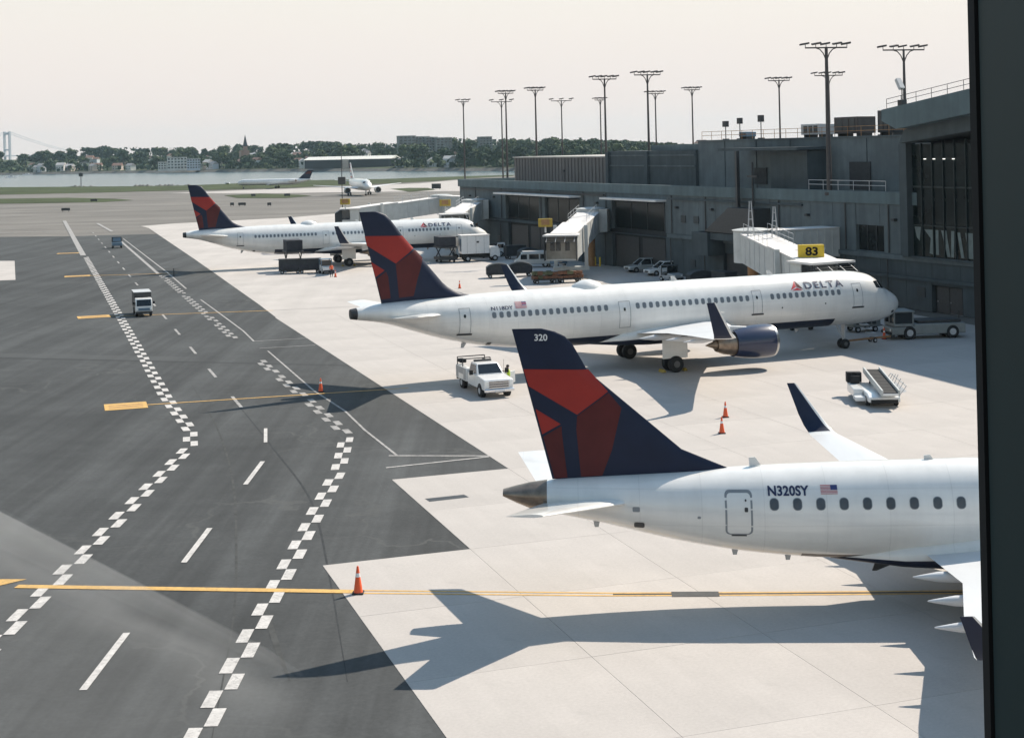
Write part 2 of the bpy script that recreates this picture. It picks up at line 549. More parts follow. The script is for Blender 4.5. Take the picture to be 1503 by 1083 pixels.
def pchip(xs, ys):
    xs, ys = list(xs), list(ys)
    n = len(xs)
    d = [(ys[i + 1] - ys[i]) / (xs[i + 1] - xs[i]) for i in range(n - 1)]
    mm = [d[0]] + [0 if d[i - 1] * d[i] <= 0 else 2 * d[i - 1] * d[i] / (d[i - 1] + d[i]) for i in range(1, n - 1)] + [d[-1]]
    def f(x):
        if x <= xs[0]: return ys[0]
        if x >= xs[-1]: return ys[-1]
        i = max(k for k in range(n - 1) if xs[k] <= x)
        h = xs[i + 1] - xs[i]
        t = (x - xs[i]) / h
        return ((1 + 2 * t) * (1 - t) ** 2 * ys[i] + t * (1 - t) ** 2 * h * mm[i] + t * t * (3 - 2 * t) * ys[i + 1] + t * t * (t - 1) * h * mm[i + 1])
    return f

def lin(xs, ys):
    return lambda x: float(np.interp(x, xs, ys))

def text_mesh(body, size, bold=0.0, space=1.0):
    c = bpy.data.curves.new('letters', 'FONT')
    c.body = body
    c.size = size
    c.offset = bold
    c.space_character = space
    c.resolution_u = 3
    o = bpy.data.objects.new('letters', c)
    COL.objects.link(o)
    dg = bpy.context.evaluated_depsgraph_get()
    me = bpy.data.meshes.new_from_object(o.evaluated_get(dg))
    bpy.data.objects.remove(o)
    bpy.data.curves.remove(c)
    me.materials.clear()
    return me

def fit_text(me, x0, x1, z0, z1):
    """returns vertex list (u,w) scaled into the box, and faces"""
    v = np.array([q.co[:2] for q in me.vertices])
    lo, hi = v.min(0), v.max(0)
    v = (v - lo) / (hi - lo)
    v[:, 0] = x0 + v[:, 0] * (x1 - x0)
    v[:, 1] = z0 + v[:, 1] * (z1 - z0)
    return [tuple(q) for q in v], [tuple(p.vertices) for p in me.polygons]

def sub2d(poly, maxlen):
    """triangulate and subdivide a 2-D polygon"""
    b = bmesh.new()
    vs = [b.verts.new((x, z, 0)) for x, z in poly]
    b.faces.new(vs)
    bmesh.ops.triangulate(b, faces=b.faces[:])
    for _ in range(5):
        e = [q for q in b.edges if q.calc_length() > maxlen]
        if not e: break
        bmesh.ops.subdivide_edges(b, edges=e, cuts=1)
        bmesh.ops.triangulate(b, faces=b.faces[:])
    b.verts.index_update()
    v = [tuple(q.co[:2]) for q in b.verts]
    f = [tuple(q.index for q in p.verts) for p in b.faces]
    b.free()
    return v, f
# ------------------------------------------------------------------ aircraft
# aircraft coordinates: xa metres aft of the nose, ys metres to starboard, z up  ->  local (-xa, -ys, z)
def AP(xa, ys, z): return (-xa, -ys, z)

class Fuselage:
    def __init__(s, st):
        xs = [q[0] for q in st]
        s.x0, s.x1 = xs[0], xs[-1]
        s.top, s.bot, s.hw = (pchip(xs, [q[k] for q in st]) for k in (1, 2, 3))
        s.xs = xs
    def y(s, xa, z):
        t, b, h = s.top(xa), s.bot(xa), s.hw(xa)
        c, r = (t + b) / 2, (t - b) / 2
        q = max(0.02, 1 - ((z - c) / r) ** 2)
        return h * math.sqrt(q)
    def pt(s, xa, z, off, sgn=1):
        """point on the skin at height z, pushed out along the section normal"""
        t, b, h = s.top(xa), s.bot(xa), s.hw(xa)
        c, r = (t + b) / 2, (t - b) / 2
        y = s.y(xa, z)
        nrm = Vector((y / h ** 2, (z - c) / r ** 2)).normalized()
        return AP(xa, sgn * (y + nrm.x * off), z + nrm.y * off)
    def mesh(s, mf, n=48, step=0.55):
        xs = set(s.xs)
        x = s.x0
        while x < s.x1:
            xs.add(round(x, 3))
            x += step if x > 4 else 0.2
        xs = sorted(xs)
        xs = [xs[0]] + [b for a, b in zip(xs[:-1], xs[1:]) if b - a > 0.06]
        rings = []
        for x in xs:
            t, b, h = s.top(x), s.bot(x), s.hw(x)
            c, r = (t + b) / 2, (t - b) / 2
            rings.append([AP(x, h * math.cos(2 * math.pi * (i + .5) / n), c + r * math.sin(2 * math.pi * (i + .5) / n)) for i in range(n)])
        return MB().rings(rings, mf=lambda j, i: mf((xs[j] + xs[j + 1]) / 2, 2 * math.pi * (i + 1) / n))

def skin_decal(name, fus, verts, faces, m, parent, off=0.012, sgn=1):
    mb = MB()
    mb.add([fus.pt(x, z, off, sgn) for x, z in verts], faces)
    return mb.obj(name, m, parent, smooth=60, normals=False)

def skin_poly(name, fus, poly, m, parent, off=0.012, ml=0.35, sgn=1):
    v, f = sub2d(poly, ml)
    return skin_decal(name, fus, v, f, m, parent, off, sgn)

def skin_strip(mb, fus, x0, x1, z0, z1, off=0.012, n=8, m=0):
    vs, fs = [], []
    for i in range(n + 1):
        t = i / n
        if (z1 - z0) > (x1 - x0):
            z = z0 + (z1 - z0) * t
            vs += [fus.pt(x0, z, off), fus.pt(x1, z, off)]
        else:
            x = x0 + (x1 - x0) * t
            vs += [fus.pt(x, z0, off), fus.pt(x, z1, off)]
    for i in range(n):
        fs.append((2 * i, 2 * i + 1, 2 * i + 3, 2 * i + 2))
    mb.add(vs, fs, m)

def rrect(cx, cz, w, h, r, n=3):
    p = []
    for sx, sz, a0 in ((1, 1, 0), (-1, 1, 90), (-1, -1, 180), (1, -1, 270)):
        for k in range(n + 1):
            a = R(a0 + 90 * k / n)
            p.append((cx + sx * (w / 2 - r) + r * math.cos(a), cz + sz * (h / 2 - r) + r * math.sin(a)))
    return p

def cabin_windows(fus, xs, z, w, h, m, root, trim=None):
    for x in xs:
        p = rrect(x, z, w, h, w * 0.42)
        mb = MB()
        mb.add([fus.pt(a, b, 0.008) for a, b in p], [tuple(range(len(p)))])
        if trim:
            q = rrect(x, z, w + trim, h + trim, w * 0.5)
            mb.add([fus.pt(a, b, 0.004) for a, b in q], [tuple(range(len(q)))], 1)
        mb.obj('cabin_window', [m, M['seal']], root, normals=False)

def door(fus, x0, x1, z0, z1, root, wdt=0.04, sill=True, m='seal', dot=True, panel=False):
    mb = MB()
    skin_strip(mb, fus, x0, x0 + wdt, z0, z1)
    skin_strip(mb, fus, x1 - wdt, x1, z0, z1)
    skin_strip(mb, fus, x0, x1, z1 - wdt, z1)
    skin_strip(mb, fus, x0, x1, z0, z0 + wdt)
    d = mb.obj('door', M[m], root, smooth=40, normals=False)
    if sill:
        mb = MB()
        skin_strip(mb, fus, x0 - 0.12, x1 + 0.12, z0 - 0.10, z0 + 0.02, 0.02)
        mb.obj('door_sill', M['dark'], d, normals=False)
    if dot:
        p = rrect((x0 + x1) / 2 + 0.02, z0 + (z1 - z0) * 0.70, 0.17, 0.24, 0.07)
        MB().add([fus.pt(a, b, 0.014) for a, b in p], [tuple(range(len(p)))]).obj('door_window', M['glass'], d, normals=False)
    return d

# aerofoil section, upper surface then lower, chord fractions
AF = [(1, 0.0), (0.75, 0.38), (0.5, 0.75), (0.3, 0.98), (0.15, 0.9), (0.05, 0.58), (0.01, 0.25), (0, 0), (0.01, -0.2), (0.05, -0.4), (0.15, -0.6), (0.3, -0.68), (0.5, -0.55), (0.75, -0.25)]
NF = len(AF)
def section(xle, ch, ys, z, t):
    return [AP(xle + f * ch, ys, z + h * t * ch * 0.5) for f, h in AF]

def wing_mesh(secs, sgn, mf=None):
    rs = [section(x, c, sgn * y, z, t) for (y, x, c, z, t) in secs]
    return MB().rings(rs, mf=mf)

def winglet_mesh(secs, sgn):
    """secs: (ys, xle, chord, z, thick) following a curved-up tip; thickness acts sideways once upright"""
    rs = []
    n = len(secs)
    for k, (y, x, c, z, t) in enumerate(secs):
        a, b = secs[max(0, k - 1)], secs[min(n - 1, k + 1)]
        d = Vector((b[0] - a[0], b[3] - a[3])).normalized()
        nx, nz = -d.y, d.x                      # thickness direction in (ys, z)
        rs.append([AP(x + f * c, sgn * (y + nx * h * t * c * .5), z + nz * h * t * c * .5) for f, h in AF])
    # leading edge stays bare
    return MB().rings(rs, mf=lambda j, i: (1 if i in (4, 5, 6, 7, 8, 9) else 0) if j > 0 else 1)

class Fin:
    def __init__(s, le, te, t0, t1):
        """le, te: lists of (xa, z)"""
        s.z0, s.z1 = le[0][1], le[-1][1]
        s.le = lin([q[1] for q in le], [q[0] for q in le])
        s.te = lin([q[1] for q in te], [q[0] for q in te])
        s.t0, s.t1 = t0, t1
    def half(s, xa, z):
        l, e = s.le(z), s.te(z)
        f = min(1, max(0, (xa - l) / max(1e-3, e - l)))
        t = s.t0 + (s.t1 - s.t0) * (z - s.z0) / (s.z1 - s.z0)
        # thickness rises quickly behind the leading edge and falls linearly to the trailing edge
        sh = math.sqrt(min(1, f / 0.18)) if f < 0.18 else (1 - 0.92 * (f - 0.18) / 0.82)
        return 0.5 * t * sh * min(1.0, (e - l) / 2.2)
    def mesh(s, zs):
        fr = [1, 0.8, 0.6, 0.4, 0.18, 0.09, 0.03, 0]
        rs = []
        for z in zs:
            l, e = s.le(z), s.te(z)
            up = [(l + f * (e - l), s.half(l + f * (e - l), z)) for f in fr]
            ring = [AP(x, y, z) for x, y in up] + [AP(x, -y, z) for x, y in up[-2::-1]]
            rs.append(ring)
        return MB().rings(rs)
    def decal(s, name, poly, m, parent, off=0.014, ml=0.13):
        v, f = sub2d(poly, ml)
        mb = MB()
        for sg in (1, -1):
            mb.add([AP(x, sg * (s.half(x, z) + off), z) for x, z in v], f)
        return mb.obj(name, m, parent, smooth=40, normals=False)

def wheel_mesh(r, w, hub=0.5, tm=0, n=20):
    mb = MB()
    mb.lathe([(-w / 2, r * hub), (-w / 2, r * 0.86), (-w * 0.32, r), (w * 0.32, r), (w / 2, r * 0.86), (w / 2, r * hub)], (0, 0, 0), 'y', n, 0)
    mb.lathe([(-w / 2 - .005, r * 0.12), (-w / 2 - 0.01, r * hub * 0.98), (w / 2 + 0.01, r * hub * 0.98), (w / 2 + .005, r * 0.12)], (0, 0, 0), 'y', n, 1)
    return mb
WC = {}
def wheel(parent, x, y, r, w, hub='strut', name='wheel', hubr=0.5):
    k = (r, w, hub, hubr)
    if k not in WC:
        WC[k] = wheel_mesh(r, w, hubr).mesh('wheel', [M['black'], M[hub]], 30)
    return link(name, WC[k], parent, (x, y, r))

def landing_gear(root, xa, ys, r, w, gap, ztop, name='landing_gear', lean=0.0):
    mb = MB()
    mb.tube(AP(xa, ys, r), AP(xa - lean, ys, ztop), 0.09, 0.13, 10, 0)
    mb.tube(AP(xa, ys - gap / 2, r), AP(xa, ys + gap / 2, r), 0.06, n=8)
    mb.tube(AP(xa, ys, r + 0.35), AP(xa + 0.75, ys - (0.5 if ys > 0.5 else (-0.5 if ys < -0.5 else 0)), ztop), 0.05, n=6)
    mb.box(-xa - 0.03, -xa + 0.03, -ys - 0.22, -ys + 0.22, r + 0.5, ztop - 0.2)
    g = mb.obj(name, M['strut'], root, smooth=40)
    for sg in (-1, 1):
        wheel(g, -xa, -ys + sg * gap / 2, r, w, 'gear_hub', hubr=0.42)
    return g

def turbofan(root, ys, z, x0, L, r, tail, m, lip=True, text=None):
    """cowl from x0 to x0+L, core and plug behind"""
    prof = [(0.30, r * 0.74), (0.04, r * 0.84), (0.0, r * 0.90), (0.05, r * 0.95), (0.25, r * 0.99), (0.22 * L, r * 1.0 + .02), (0.5 * L, r * 1.0), (0.8 * L, r * 0.9), (L, r * 0.80), (L, r * 0.74), (0.8 * L, r * 0.72)]
    mf = lambda j, i: 1 if j < 4 else 0
    n = 40
    rs = [[AP(x0 + t, ys + q * math.cos(2 * math.pi * i / n), z + q * math.sin(2 * math.pi * i / n) * (1.0 if math.sin(2 * math.pi * i / n) > 0 else 0.95)) for i in range(n)] for t, q in prof]
    e = MB().rings(rs, cap=False, mf=mf).obj('engine', [M[m], M['metal']], root, smooth=35)
    MB().lathe([(-x0 - 0.55, 0.01), (-x0 - 0.55, r * 0.8), (-x0 - 0.57, r * 0.8)], (0, -ys, z), 'x', 32).obj('fan_disc', M['dark'], e)
    MB().lathe([(-x0 - 0.15, 0.02), (-x0 - 0.35, r * 0.18), (-x0 - 0.56, r * 0.27)], (0, -ys, z), 'x', 20).obj('spinner', M['dark'], e, smooth=50)
    MB().lathe([(-x0 - L * 0.82, r * 0.70), (-x0 - L, r * 0.68), (-x0 - L - tail * 0.35, r * 0.58), (-x0 - L - tail * 0.62, r * 0.40), (-x0 - L - tail * 0.60, r * 0.36)], (0, -ys, z), 'x', 32).obj('exhaust_nozzle', M['burnt'], e, smooth=50)
    MB().lathe([(-x0 - L - tail * 0.3, r * 0.3), (-x0 - L - tail * 0.62, r * 0.26), (-x0 - L - tail, 0.03)], (0, -ys, z), 'x', 24).obj('exhaust_cone', M['burnt'], e, smooth=50)
    return e

def pylon(root, ys, xs, zs, w=0.35, m='wing'):
    """xs: (front low, rear low, rear top, front top) outline"""
    MB().side([(-x, z) for x, z in zip(xs, zs)], -ys - w / 2, -ys + w / 2).obj('pylon', M[m], root, bevel=0.08)

def us_flag(fus, x0, x1, z0, z1, root):
    """canton towards the nose"""
    W, Hh = x0 - x1, z1 - z0
    f = skin_poly('flag', fus, [(x0, z0), (x1, z0), (x1, z1), (x0, z1)], M['letter_white'], root, 0.010)
    for k in range(7):
        a = z0 + Hh * (2 * k) / 13
        b = a + Hh / 13
        skin_poly('stripe', fus, [(x0, a), (x1, a), (x1, b), (x0, b)], M['flag_red'], f, 0.014, 0.5)
    skin_poly('canton', fus, [(x1 + W * .4, z0 + Hh * 6 / 13), (x1, z0 + Hh * 6 / 13), (x1, z1), (x1 + W * .4, z1)], M['flag_blue'], f, 0.018, 0.5)

def skin_text(name, fus, body, xl, xr, z0, z1, m, root, bold=0.0, space=1.0, off=0.018):
    me = text_mesh(body, 1.0, bold, space)
    b = bmesh.new()
    b.from_mesh(me)
    for _ in range(3):
        e = [q for q in b.edges if q.calc_length() > 0.22]
        if e:
            bmesh.ops.subdivide_edges(b, edges=e, cuts=1)
            bmesh.ops.triangulate(b, faces=b.faces[:])
    b.to_mesh(me)
    b.free()
    v, f = fit_text(me, xl, xr, z0, z1)
    return skin_decal(name, fus, v, f, M[m], root, off)

def fin_text(fin, body, xl, xr, z0, z1, m, parent, bold=0.0):
    me = text_mesh(body, 1.0, bold)
    v, f = fit_text(me, xl, xr, z0, z1)
    mb = MB().add([AP(x, fin.half(x, z) + 0.014, z) for x, z in v], f)
    return mb.obj('fin_number', M[m], parent, normals=False)

# ---------------------------------------------------------------- long single-aisle airliner
FUS_A = [(0.0, 3.29, 3.21, 0.04), (0.12, 3.60, 2.92, 0.36), (0.45, 3.98, 2.56, 0.74), (1.0, 4.34, 2.25, 1.10), (1.7, 4.74, 2.06, 1.42), (2.35, 5.38, 1.96, 1.66), (3.1, 5.76, 1.91, 1.82), (4.2, 5.97, 1.87, 1.93), (5.5, 6.06, 1.86, 1.97), (7.0, 6.08, 1.85, 1.975),
         (18.0, 6.08, 1.85, 1.975), (29.0, 6.08, 1.85, 1.975), (32.0, 6.06, 1.98, 1.965), (35.0, 6.0, 2.34, 1.87), (38.0, 5.9, 3.02, 1.60), (40.2, 5.84, 3.72, 1.25), (42.2, 5.74, 4.36, 0.86), (43.6, 5.60, 4.62, 0.58), (44.58, 5.46, 4.78, 0.34)]

def side_wings(root, secs, wl, kind, fair, m='wing', droop=0.0):
    S0, W0, F0 = secs, wl, fair
    for sg in (1, -1):
        # the machine leans a touch on its gear: the starboard tip sits lower
        k = droop if sg > 0 else 0.0
        secs = [(y, x - k * .35 * max(0, y - 1.3), c, z - k * max(0, y - 1.3), t) for y, x, c, z, t in S0]
        wl = [(y, x - k * .35 * (y - 1.3) - (2.2 * k if y > 13 else 0) * (y - 12.95), c, (z if not k else min(z, 3.3) + (z - min(z, 3.3)) * .72) - k * (y - 1.3), t) for y, x, c, z, t in W0] if W0 else None
        fair = [(y, x, L, z - k * (y - 1.3), r) for y, x, L, z, r in F0]
        wo = wing_mesh(secs, sg).obj('wing', M[m], root, smooth=40)
        if wl:
            winglet_mesh(wl, sg).obj('winglet', [M['navy'], M['white']], wo, smooth=40)
        for (y, x, L, z, r) in fair:
            MB().lathe([(-x, 0.02), (-x - L * .12, r * .6), (-x - L * .35, r), (-x - L * .65, r * .85), (-x - L * .9, r * .35), (-x - L, 0.02)], (0, -sg * y, z), 'x', 10).obj('flap_fairing', M[m], wo, smooth=50)

def livery_tail(root, fin, zs, polys, dorsal):
    fo = fin.mesh(zs).obj('fin', M['navy'], root, smooth=40)
    for nm, mk, p in polys:
        fin.decal(nm, p, M[mk], fo)
    return fo

def long_airliner(name, label, loc, hdg, group):
    root = thing(name, label, 'airliner', loc, hdg, group)
    fus = Fuselage(FUS_A)
    def mf(x, a):
        a = math.degrees(a) % 360
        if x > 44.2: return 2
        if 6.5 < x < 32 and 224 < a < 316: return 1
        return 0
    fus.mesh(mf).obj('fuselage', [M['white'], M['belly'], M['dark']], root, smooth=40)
    # belly fairing
    rs = []
    for x, hw, zb, zt in ((14.2, 0.5, 1.86, 2.2), (15.5, 1.75, 1.72, 2.9), (17.5, 2.12, 1.60, 3.2), (22.5, 2.12, 1.60, 3.15), (24.8, 1.8, 1.70, 2.8), (26.8, 0.5, 1.85, 2.2)):
        c, r = (zb + zt) / 2, (zt - zb) / 2
        rs.append([AP(x, hw * math.copysign(abs(math.cos(t)) ** .6, math.cos(t)), c + r * math.copysign(abs(math.sin(t)) ** .8, math.sin(t))) for t in [2 * math.pi * (i + .5) / 28 for i in range(28)]])
    MB().rings(rs, mf=lambda j, i: 0 if math.sin(2 * math.pi * (i + 1) / 28) > -0.15 else 1).obj('belly_fairing', [M['white'], M['belly']], root, smooth=50)
    # fin
    fin = Fin([(35.3, 5.85), (36.3, 6.05), (37.3, 6.45), (37.9, 6.95), (40.76, 10.38), (41.55, 11.45), (41.85, 11.8), (42.3, 12.0), (42.6, 12.07)],
              [(42.35, 5.75), (43.78, 12.07)], 0.62, 0.30)
    fo = livery_tail(root, fin, [5.55, 5.85, 6.05, 6.3, 6.6, 6.95, 8, 9, 10.38, 11.0, 11.45, 11.8, 12.0, 12.07],
        [('logo_panel', 'red', [(43.42, 10.41), (40.76, 10.33), (39.96, 9.44), (41.29, 8.43), (43.28, 9.74)]),
         ('logo_panel', 'red', [(43.02, 8.62), (42.09, 8.0), (42.74, 7.56)]),
         ('logo_panel', 'maroon', [(41.3, 8.38), (39.86, 9.34), (39.31, 8.75), (39.79, 7.26), (40.07, 6.12), (41.1, 6.05)]),
         ('logo_panel', 'maroon', [(42.68, 7.42), (41.99, 7.9), (41.85, 7.56), (41.7, 6.05), (42.36, 6.0)])], None)
    for sg in (1, -1):
        wing_mesh([(0.5, 37.9, 4.0, 4.72, .11), (6.22, 41.65, 1.5, 5.35, .10)], sg).obj('tailplane', M['white'], root, smooth=40)
    # wings with upright tips
    secs = [(1.7, 15.9, 7.9, 2.62, .13), (6.4, 18.75, 4.9, 3.12, .12), (12, 21.75, 3.0, 3.62, .11), (16.7, 24.15, 1.65, 4.0, .11)]
    wl = [(16.7, 24.15, 1.65, 4.0, .11), (17.05, 24.4, 1.5, 4.08, .09), (17.35, 24.75, 1.32, 4.35, .09), (17.55, 25.2, 1.1, 4.95, .08), (17.82, 26.15, 0.62, 6.42, .08)]
    side_wings(root, secs, wl, 'A', [(4.6, 21.6, 3.4, 2.62, .24), (8.7, 22.1, 2.9, 2.98, .2), (12.4, 23.3, 2.3, 3.32, .16)])
    for sg in (1, -1):
        turbofan(root, sg * 5.75, 1.95, 14.95, 3.25, 1.22, 2.15, 'cowl')
        pylon(root, sg * 5.75, (15.9, 20.4, 20.6, 18.6), (3.0, 2.2, 2.95, 3.25), 0.34)
        landing_gear(root, 21.97, sg * 3.8, 0.585, 0.42, 0.93, 2.8)
        MB().box(-23.0, -21.0, -sg * 4.25 - .03, -sg * 4.25 + .03, 1.0, 2.5).obj('gear_door', M['white'], root, bevel=.02)
    landing_gear(root, 5.07, 0, 0.38, 0.22, 0.5, 2.1, lean=0.1)
    # doors, windows, markings on the starboard side
    for x0, x1, z0, z1, sl in ((4.5, 5.36, 3.42, 5.2, True), (13.4, 14.2, 3.42, 5.15, True), (24.3, 25.2, 3.1, 5.0, False), (36.45, 37.25, 3.42, 5.2, True)):
        door(fus, x0, x1, z0, z1, root, 0.035, sl)
    p = 0.533
    cabin_windows(fus, [34.75 - i * p for i in range(17)], 4.62, 0.25, 0.36, M['window2'], root, 0.07)
    cabin_windows(fus, [23.7 - i * p for i in range(18)], 4.62, 0.25, 0.36, M['window2'], root, 0.07)
    cabin_windows(fus, [12.5 - i * p for i in range(12)], 4.62, 0.25, 0.36, M['window2'], root, 0.07)
    skin_text('titles', fus, 'DELTA', 9.5, 6.1, 5.0, 5.50, 'logo_navy', root, 0.02, 1.25, 0.03)
    lg = skin_poly('logo', fus, [(10.78, 4.99), (10.24, 5.2), (10.2, 5.64)], M['logo_red'], root)
    skin_poly('logo_panel', fus, [(10.18, 5.64), (10.2, 5.2), (9.68, 4.99)], M['maroon'], lg)
    skin_poly('logo_panel', fus, [(10.70, 4.95), (10.2, 5.13), (9.76, 4.95)], M['logo_red'], lg)
    for k in range(3):
        pass
    # windscreen panes, both sides
    for sg in (1, -1):
        for pl in ([(2.02, 4.62), (2.50, 4.66), (2.62, 5.22), (2.28, 5.20)], [(2.56, 4.68), (3.02, 4.76), (3.10, 5.22), (2.68, 5.24)]):
            skin_poly('windscreen_pane', fus, pl, M['glass'], root, 0.012, 0.2, sg)
    mb = MB()
    for sg in (1, -1):
        n = 4
        g = [[(1.62 + 0.62 * v + 0.28 * (u / n) ** 2, sg * (0.06 + 0.92 * u / n)) for u in range(n + 1)] for v in (0, .33, .66, 1)]
        vs = []
        for row in g:
            for x, y in row:
                t, b, h = fus.top(x), fus.bot(x), fus.hw(x)
                c, r = (t + b) / 2, (t - b) / 2
                vs.append(AP(x - 0.014, y, c + r * math.sqrt(max(0.02, 1 - (y / h) ** 2)) + 0.012))
        fs = [(j * (n + 1) + i, j * (n + 1) + i + 1, (j + 1) * (n + 1) + i + 1, (j + 1) * (n + 1) + i) for j in range(3) for i in range(n)]
        mb.add(vs, fs)
    mb.obj('windscreen', M['glass'], root, smooth=40)
    # small things on the skin
    for x, z in ((34.9, 2.55), (11.7, 3.75), (7.9, 3.85), (1.2, 2.75)):
        skin_poly('vent', fus, rrect(x, z, 0.32 if z < 3 else .12, 0.22 if z < 3 else .12, 0.05), M['dark'], root, 0.015)
    MB().lathe([(-28.3, .02), (-27.9, .5), (-27.2, .78), (-26.6, .8), (-25.9, .55), (-25.4, .02)], (0, 0, 5.75), 'x', 24).obj('antenna_dome', M['white'], root, smooth=60)
    for x in (11.2, 19.4):
        MB().side([(-x, 6.0), (-x - .55, 6.0), (-x - .62, 6.42), (-x - .35, 6.42)], -.03, .03).obj('blade_antenna', M['white'], root)
    for x in (36.2, 9.0):
        zb = fus.bot(x)
        MB().side([(-x, zb + .05), (-x - .4, zb + .05), (-x - .45, zb - .3), (-x - .25, zb - .3)], -.02, .02).obj('blade_antenna', M['strut'], root)
    return root, fus, fin, fo

GA = 'long airliners parked at the gates'
A, fusA, finA, foA = long_airliner('airliner', 'long white airliner with red and navy tail, nose towards the dark terminal at gate 83', (30.29, 116.49, 0), R(21.195), GA)
B = copy_tree(A)
B.location = (-3.84, 219.24, 0)
B.rotation_euler.z = R(18.417)
tag(B, 'farthest of the red and navy tailed airliners, white catering truck at its nose', 'airliner')
skin_text('registration', fusA, 'N118DY', 34.92, 33.3, 4.93, 5.18, 'logo_navy', A, 0.02, 1.0)
us_flag(fusA, 33.1, 32.25, 4.98, 5.4, A)
skin_text('cowl_letters', Fuselage([(14.9, 3.2, .7, 6.97), (19, 3.2, .7, 6.97)]), 'DELTA', 16.9, 16.0, 1.35, 1.55, 'letter_white', A, 0.02)

# ---------------------------------------------------------------- regional airliner in front
FUS_E = [(0.0, 2.95, 2.85, 0.04), (0.15, 3.3, 2.5, 0.4), (0.6, 3.7, 2.12, 0.8), (1.3, 4.15, 1.85, 1.1), (2.2, 4.72, 1.7, 1.36), (3.4, 4.98, 1.64, 1.48), (5, 5.03, 1.63, 1.505), (14.7, 5.0, 1.6, 1.505), (18.0, 4.95, 1.58, 1.5), (20.3, 4.9, 1.64, 1.49), (22.8, 4.81, 1.86, 1.43),
         (25.15, 4.67, 2.26, 1.28), (28.0, 4.53, 2.93, 0.92), (29.6, 4.44, 3.26, 0.68), (30.5, 4.33, 3.45, 0.53), (31.42, 4.1, 3.88, 0.32)]
def regional(loc, hdg):
    root = thing('regional_airliner', 'nearest airliner, white with a tall navy and red fin numbered 320', 'airliner', loc, hdg)
    fus = Fuselage(FUS_E)
    def mf(x, a):
        a = math.degrees(a) % 360
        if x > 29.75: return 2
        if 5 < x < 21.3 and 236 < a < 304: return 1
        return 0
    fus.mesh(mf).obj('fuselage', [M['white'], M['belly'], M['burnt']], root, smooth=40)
    rs = []
    for x, hw, zb, zt in ((8.8, 0.5, 1.66, 2.0), (10, 1.3, 1.45, 2.5), (12, 1.62, 1.27, 2.75), (15, 1.62, 1.27, 2.7), (17.6, 1.35, 1.42, 2.3), (20.0, 0.4, 1.62, 1.9)):
        c, r = (zb + zt) / 2, (zt - zb) / 2
        rs.append([AP(x, hw * math.copysign(abs(math.cos(t)) ** .6, math.cos(t)), c + r * math.copysign(abs(math.sin(t)) ** .8, math.sin(t))) for t in [2 * math.pi * (i + .5) / 28 for i in range(28)]])
    MB().rings(rs, mf=lambda j, i: 0 if math.sin(2 * math.pi * (i + 1) / 28) > -0.1 else 1).obj('belly_fairing', [M['white'], M['belly']], root, smooth=50)
    fin = Fin([(23.3, 4.7), (25.07, 5.45), (28.31, 8.25), (28.84, 9.22), (29.1, 9.5), (29.45, 9.68), (29.9, 9.79)],
              [(29.62, 4.3), (30.98, 9.79)], 0.30, 0.20)
    fo = livery_tail(root, fin, [4.45, 4.7, 4.9, 5.2, 5.45, 6, 6.6, 7.2, 7.8, 8.25, 8.8, 9.22, 9.5, 9.68, 9.79],
        [('logo_panel', 'red', [(30.6, 8.36), (28.30, 8.32), (27.62, 7.53), (28.73, 6.73), (30.42, 7.75)]),
         ('logo_panel', 'red', [(30.2, 6.95), (29.32, 6.4), (29.98, 6.04)]),
         ('logo_panel', 'maroon', [(28.73, 6.68), (27.6, 7.49), (27.16, 6.95), (27.53, 5.46), (27.89, 4.56), (28.64, 4.53), (28.77, 6.2)]),
         ('logo_panel', 'maroon', [(29.95, 5.96), (29.29, 6.33), (29.28, 6.01), (29.12, 4.5), (29.58, 4.47)])], None)
    fin_text(fin, '320', 30.18, 29.72, 9.36, 9.60, 'letter_white', fo, 0.02)
    for sg in (1, -1):
        wing_mesh([(0.5, 26.75, 3.2, 3.72, .11), (5.0, 29.85, 1.25, 4.38, .10)], sg).obj('tailplane', M['white'], root, smooth=40)
    secs = [(1.3, 10.9, 6.0, 2.0, .13), (5.0, 13.3, 3.4, 2.36, .12), (9.5, 15.8, 2.1, 2.85, .11), (12.95, 17.35, 1.25, 3.3, .11)]
    wl = [(12.95, 17.35, 1.25, 3.3, .11), (13.25, 17.5, 1.15, 3.38, .09), (13.5, 17.75, 1.05, 3.62, .09), (13.72, 18.1, 0.9, 4.1, .08), (14.1, 19.05, 0.38, 5.42, .08)]
    side_wings(root, secs, wl, 'E', [(3.3, 15.4, 2.4, 1.95, .2), (5.8, 15.5, 2.4, 2.1, .19), (8.4, 16.2, 2.1, 2.3, .17)], droop=0.066)
    for sg in (1, -1):
        turbofan(root, sg * 4.1, 1.45, 9.2, 2.6, 0.86, 1.5, 'white')
        pylon(root, sg * 4.1, (10.0, 13.2, 13.6, 12.2), (2.15, 1.7, 2.2, 2.3), 0.28)
        landing_gear(root, 14.3, sg * 2.6, 0.5, 0.34, 0.74, 2.0)
    landing_gear(root, 2.9, 0, 0.3, 0.2, 0.4, 1.9, lean=0.1)
    # rear service door: rounded grey surround with hinge cap
    outer = rrect(23.24, 3.5, 0.94, 1.5, 0.16, 4)
    v, f = sub2d(outer, 0.4)
    d = skin_decal('door', fus, v, f, M['seal'], root, 0.006)
    v, f = sub2d(rrect(23.24, 3.47, 0.80, 1.36, 0.12, 4), 0.4)
    skin_decal('door_leaf', fus, v, f, M['white'], d, 0.014)
    skin_poly('door_handle', fus, rrect(22.99, 3.62, 0.12, 0.15, 0.03), M['dark'], d, 0.02)
    skin_poly('door_window', fus, rrect(23.0, 3.92, 0.06, 0.08, 0.03), M['dark'], d, 0.02)
    mb = MB()
    skin_strip(mb, fus, 22.98, 23.5, 2.70, 2.75, 0.02)
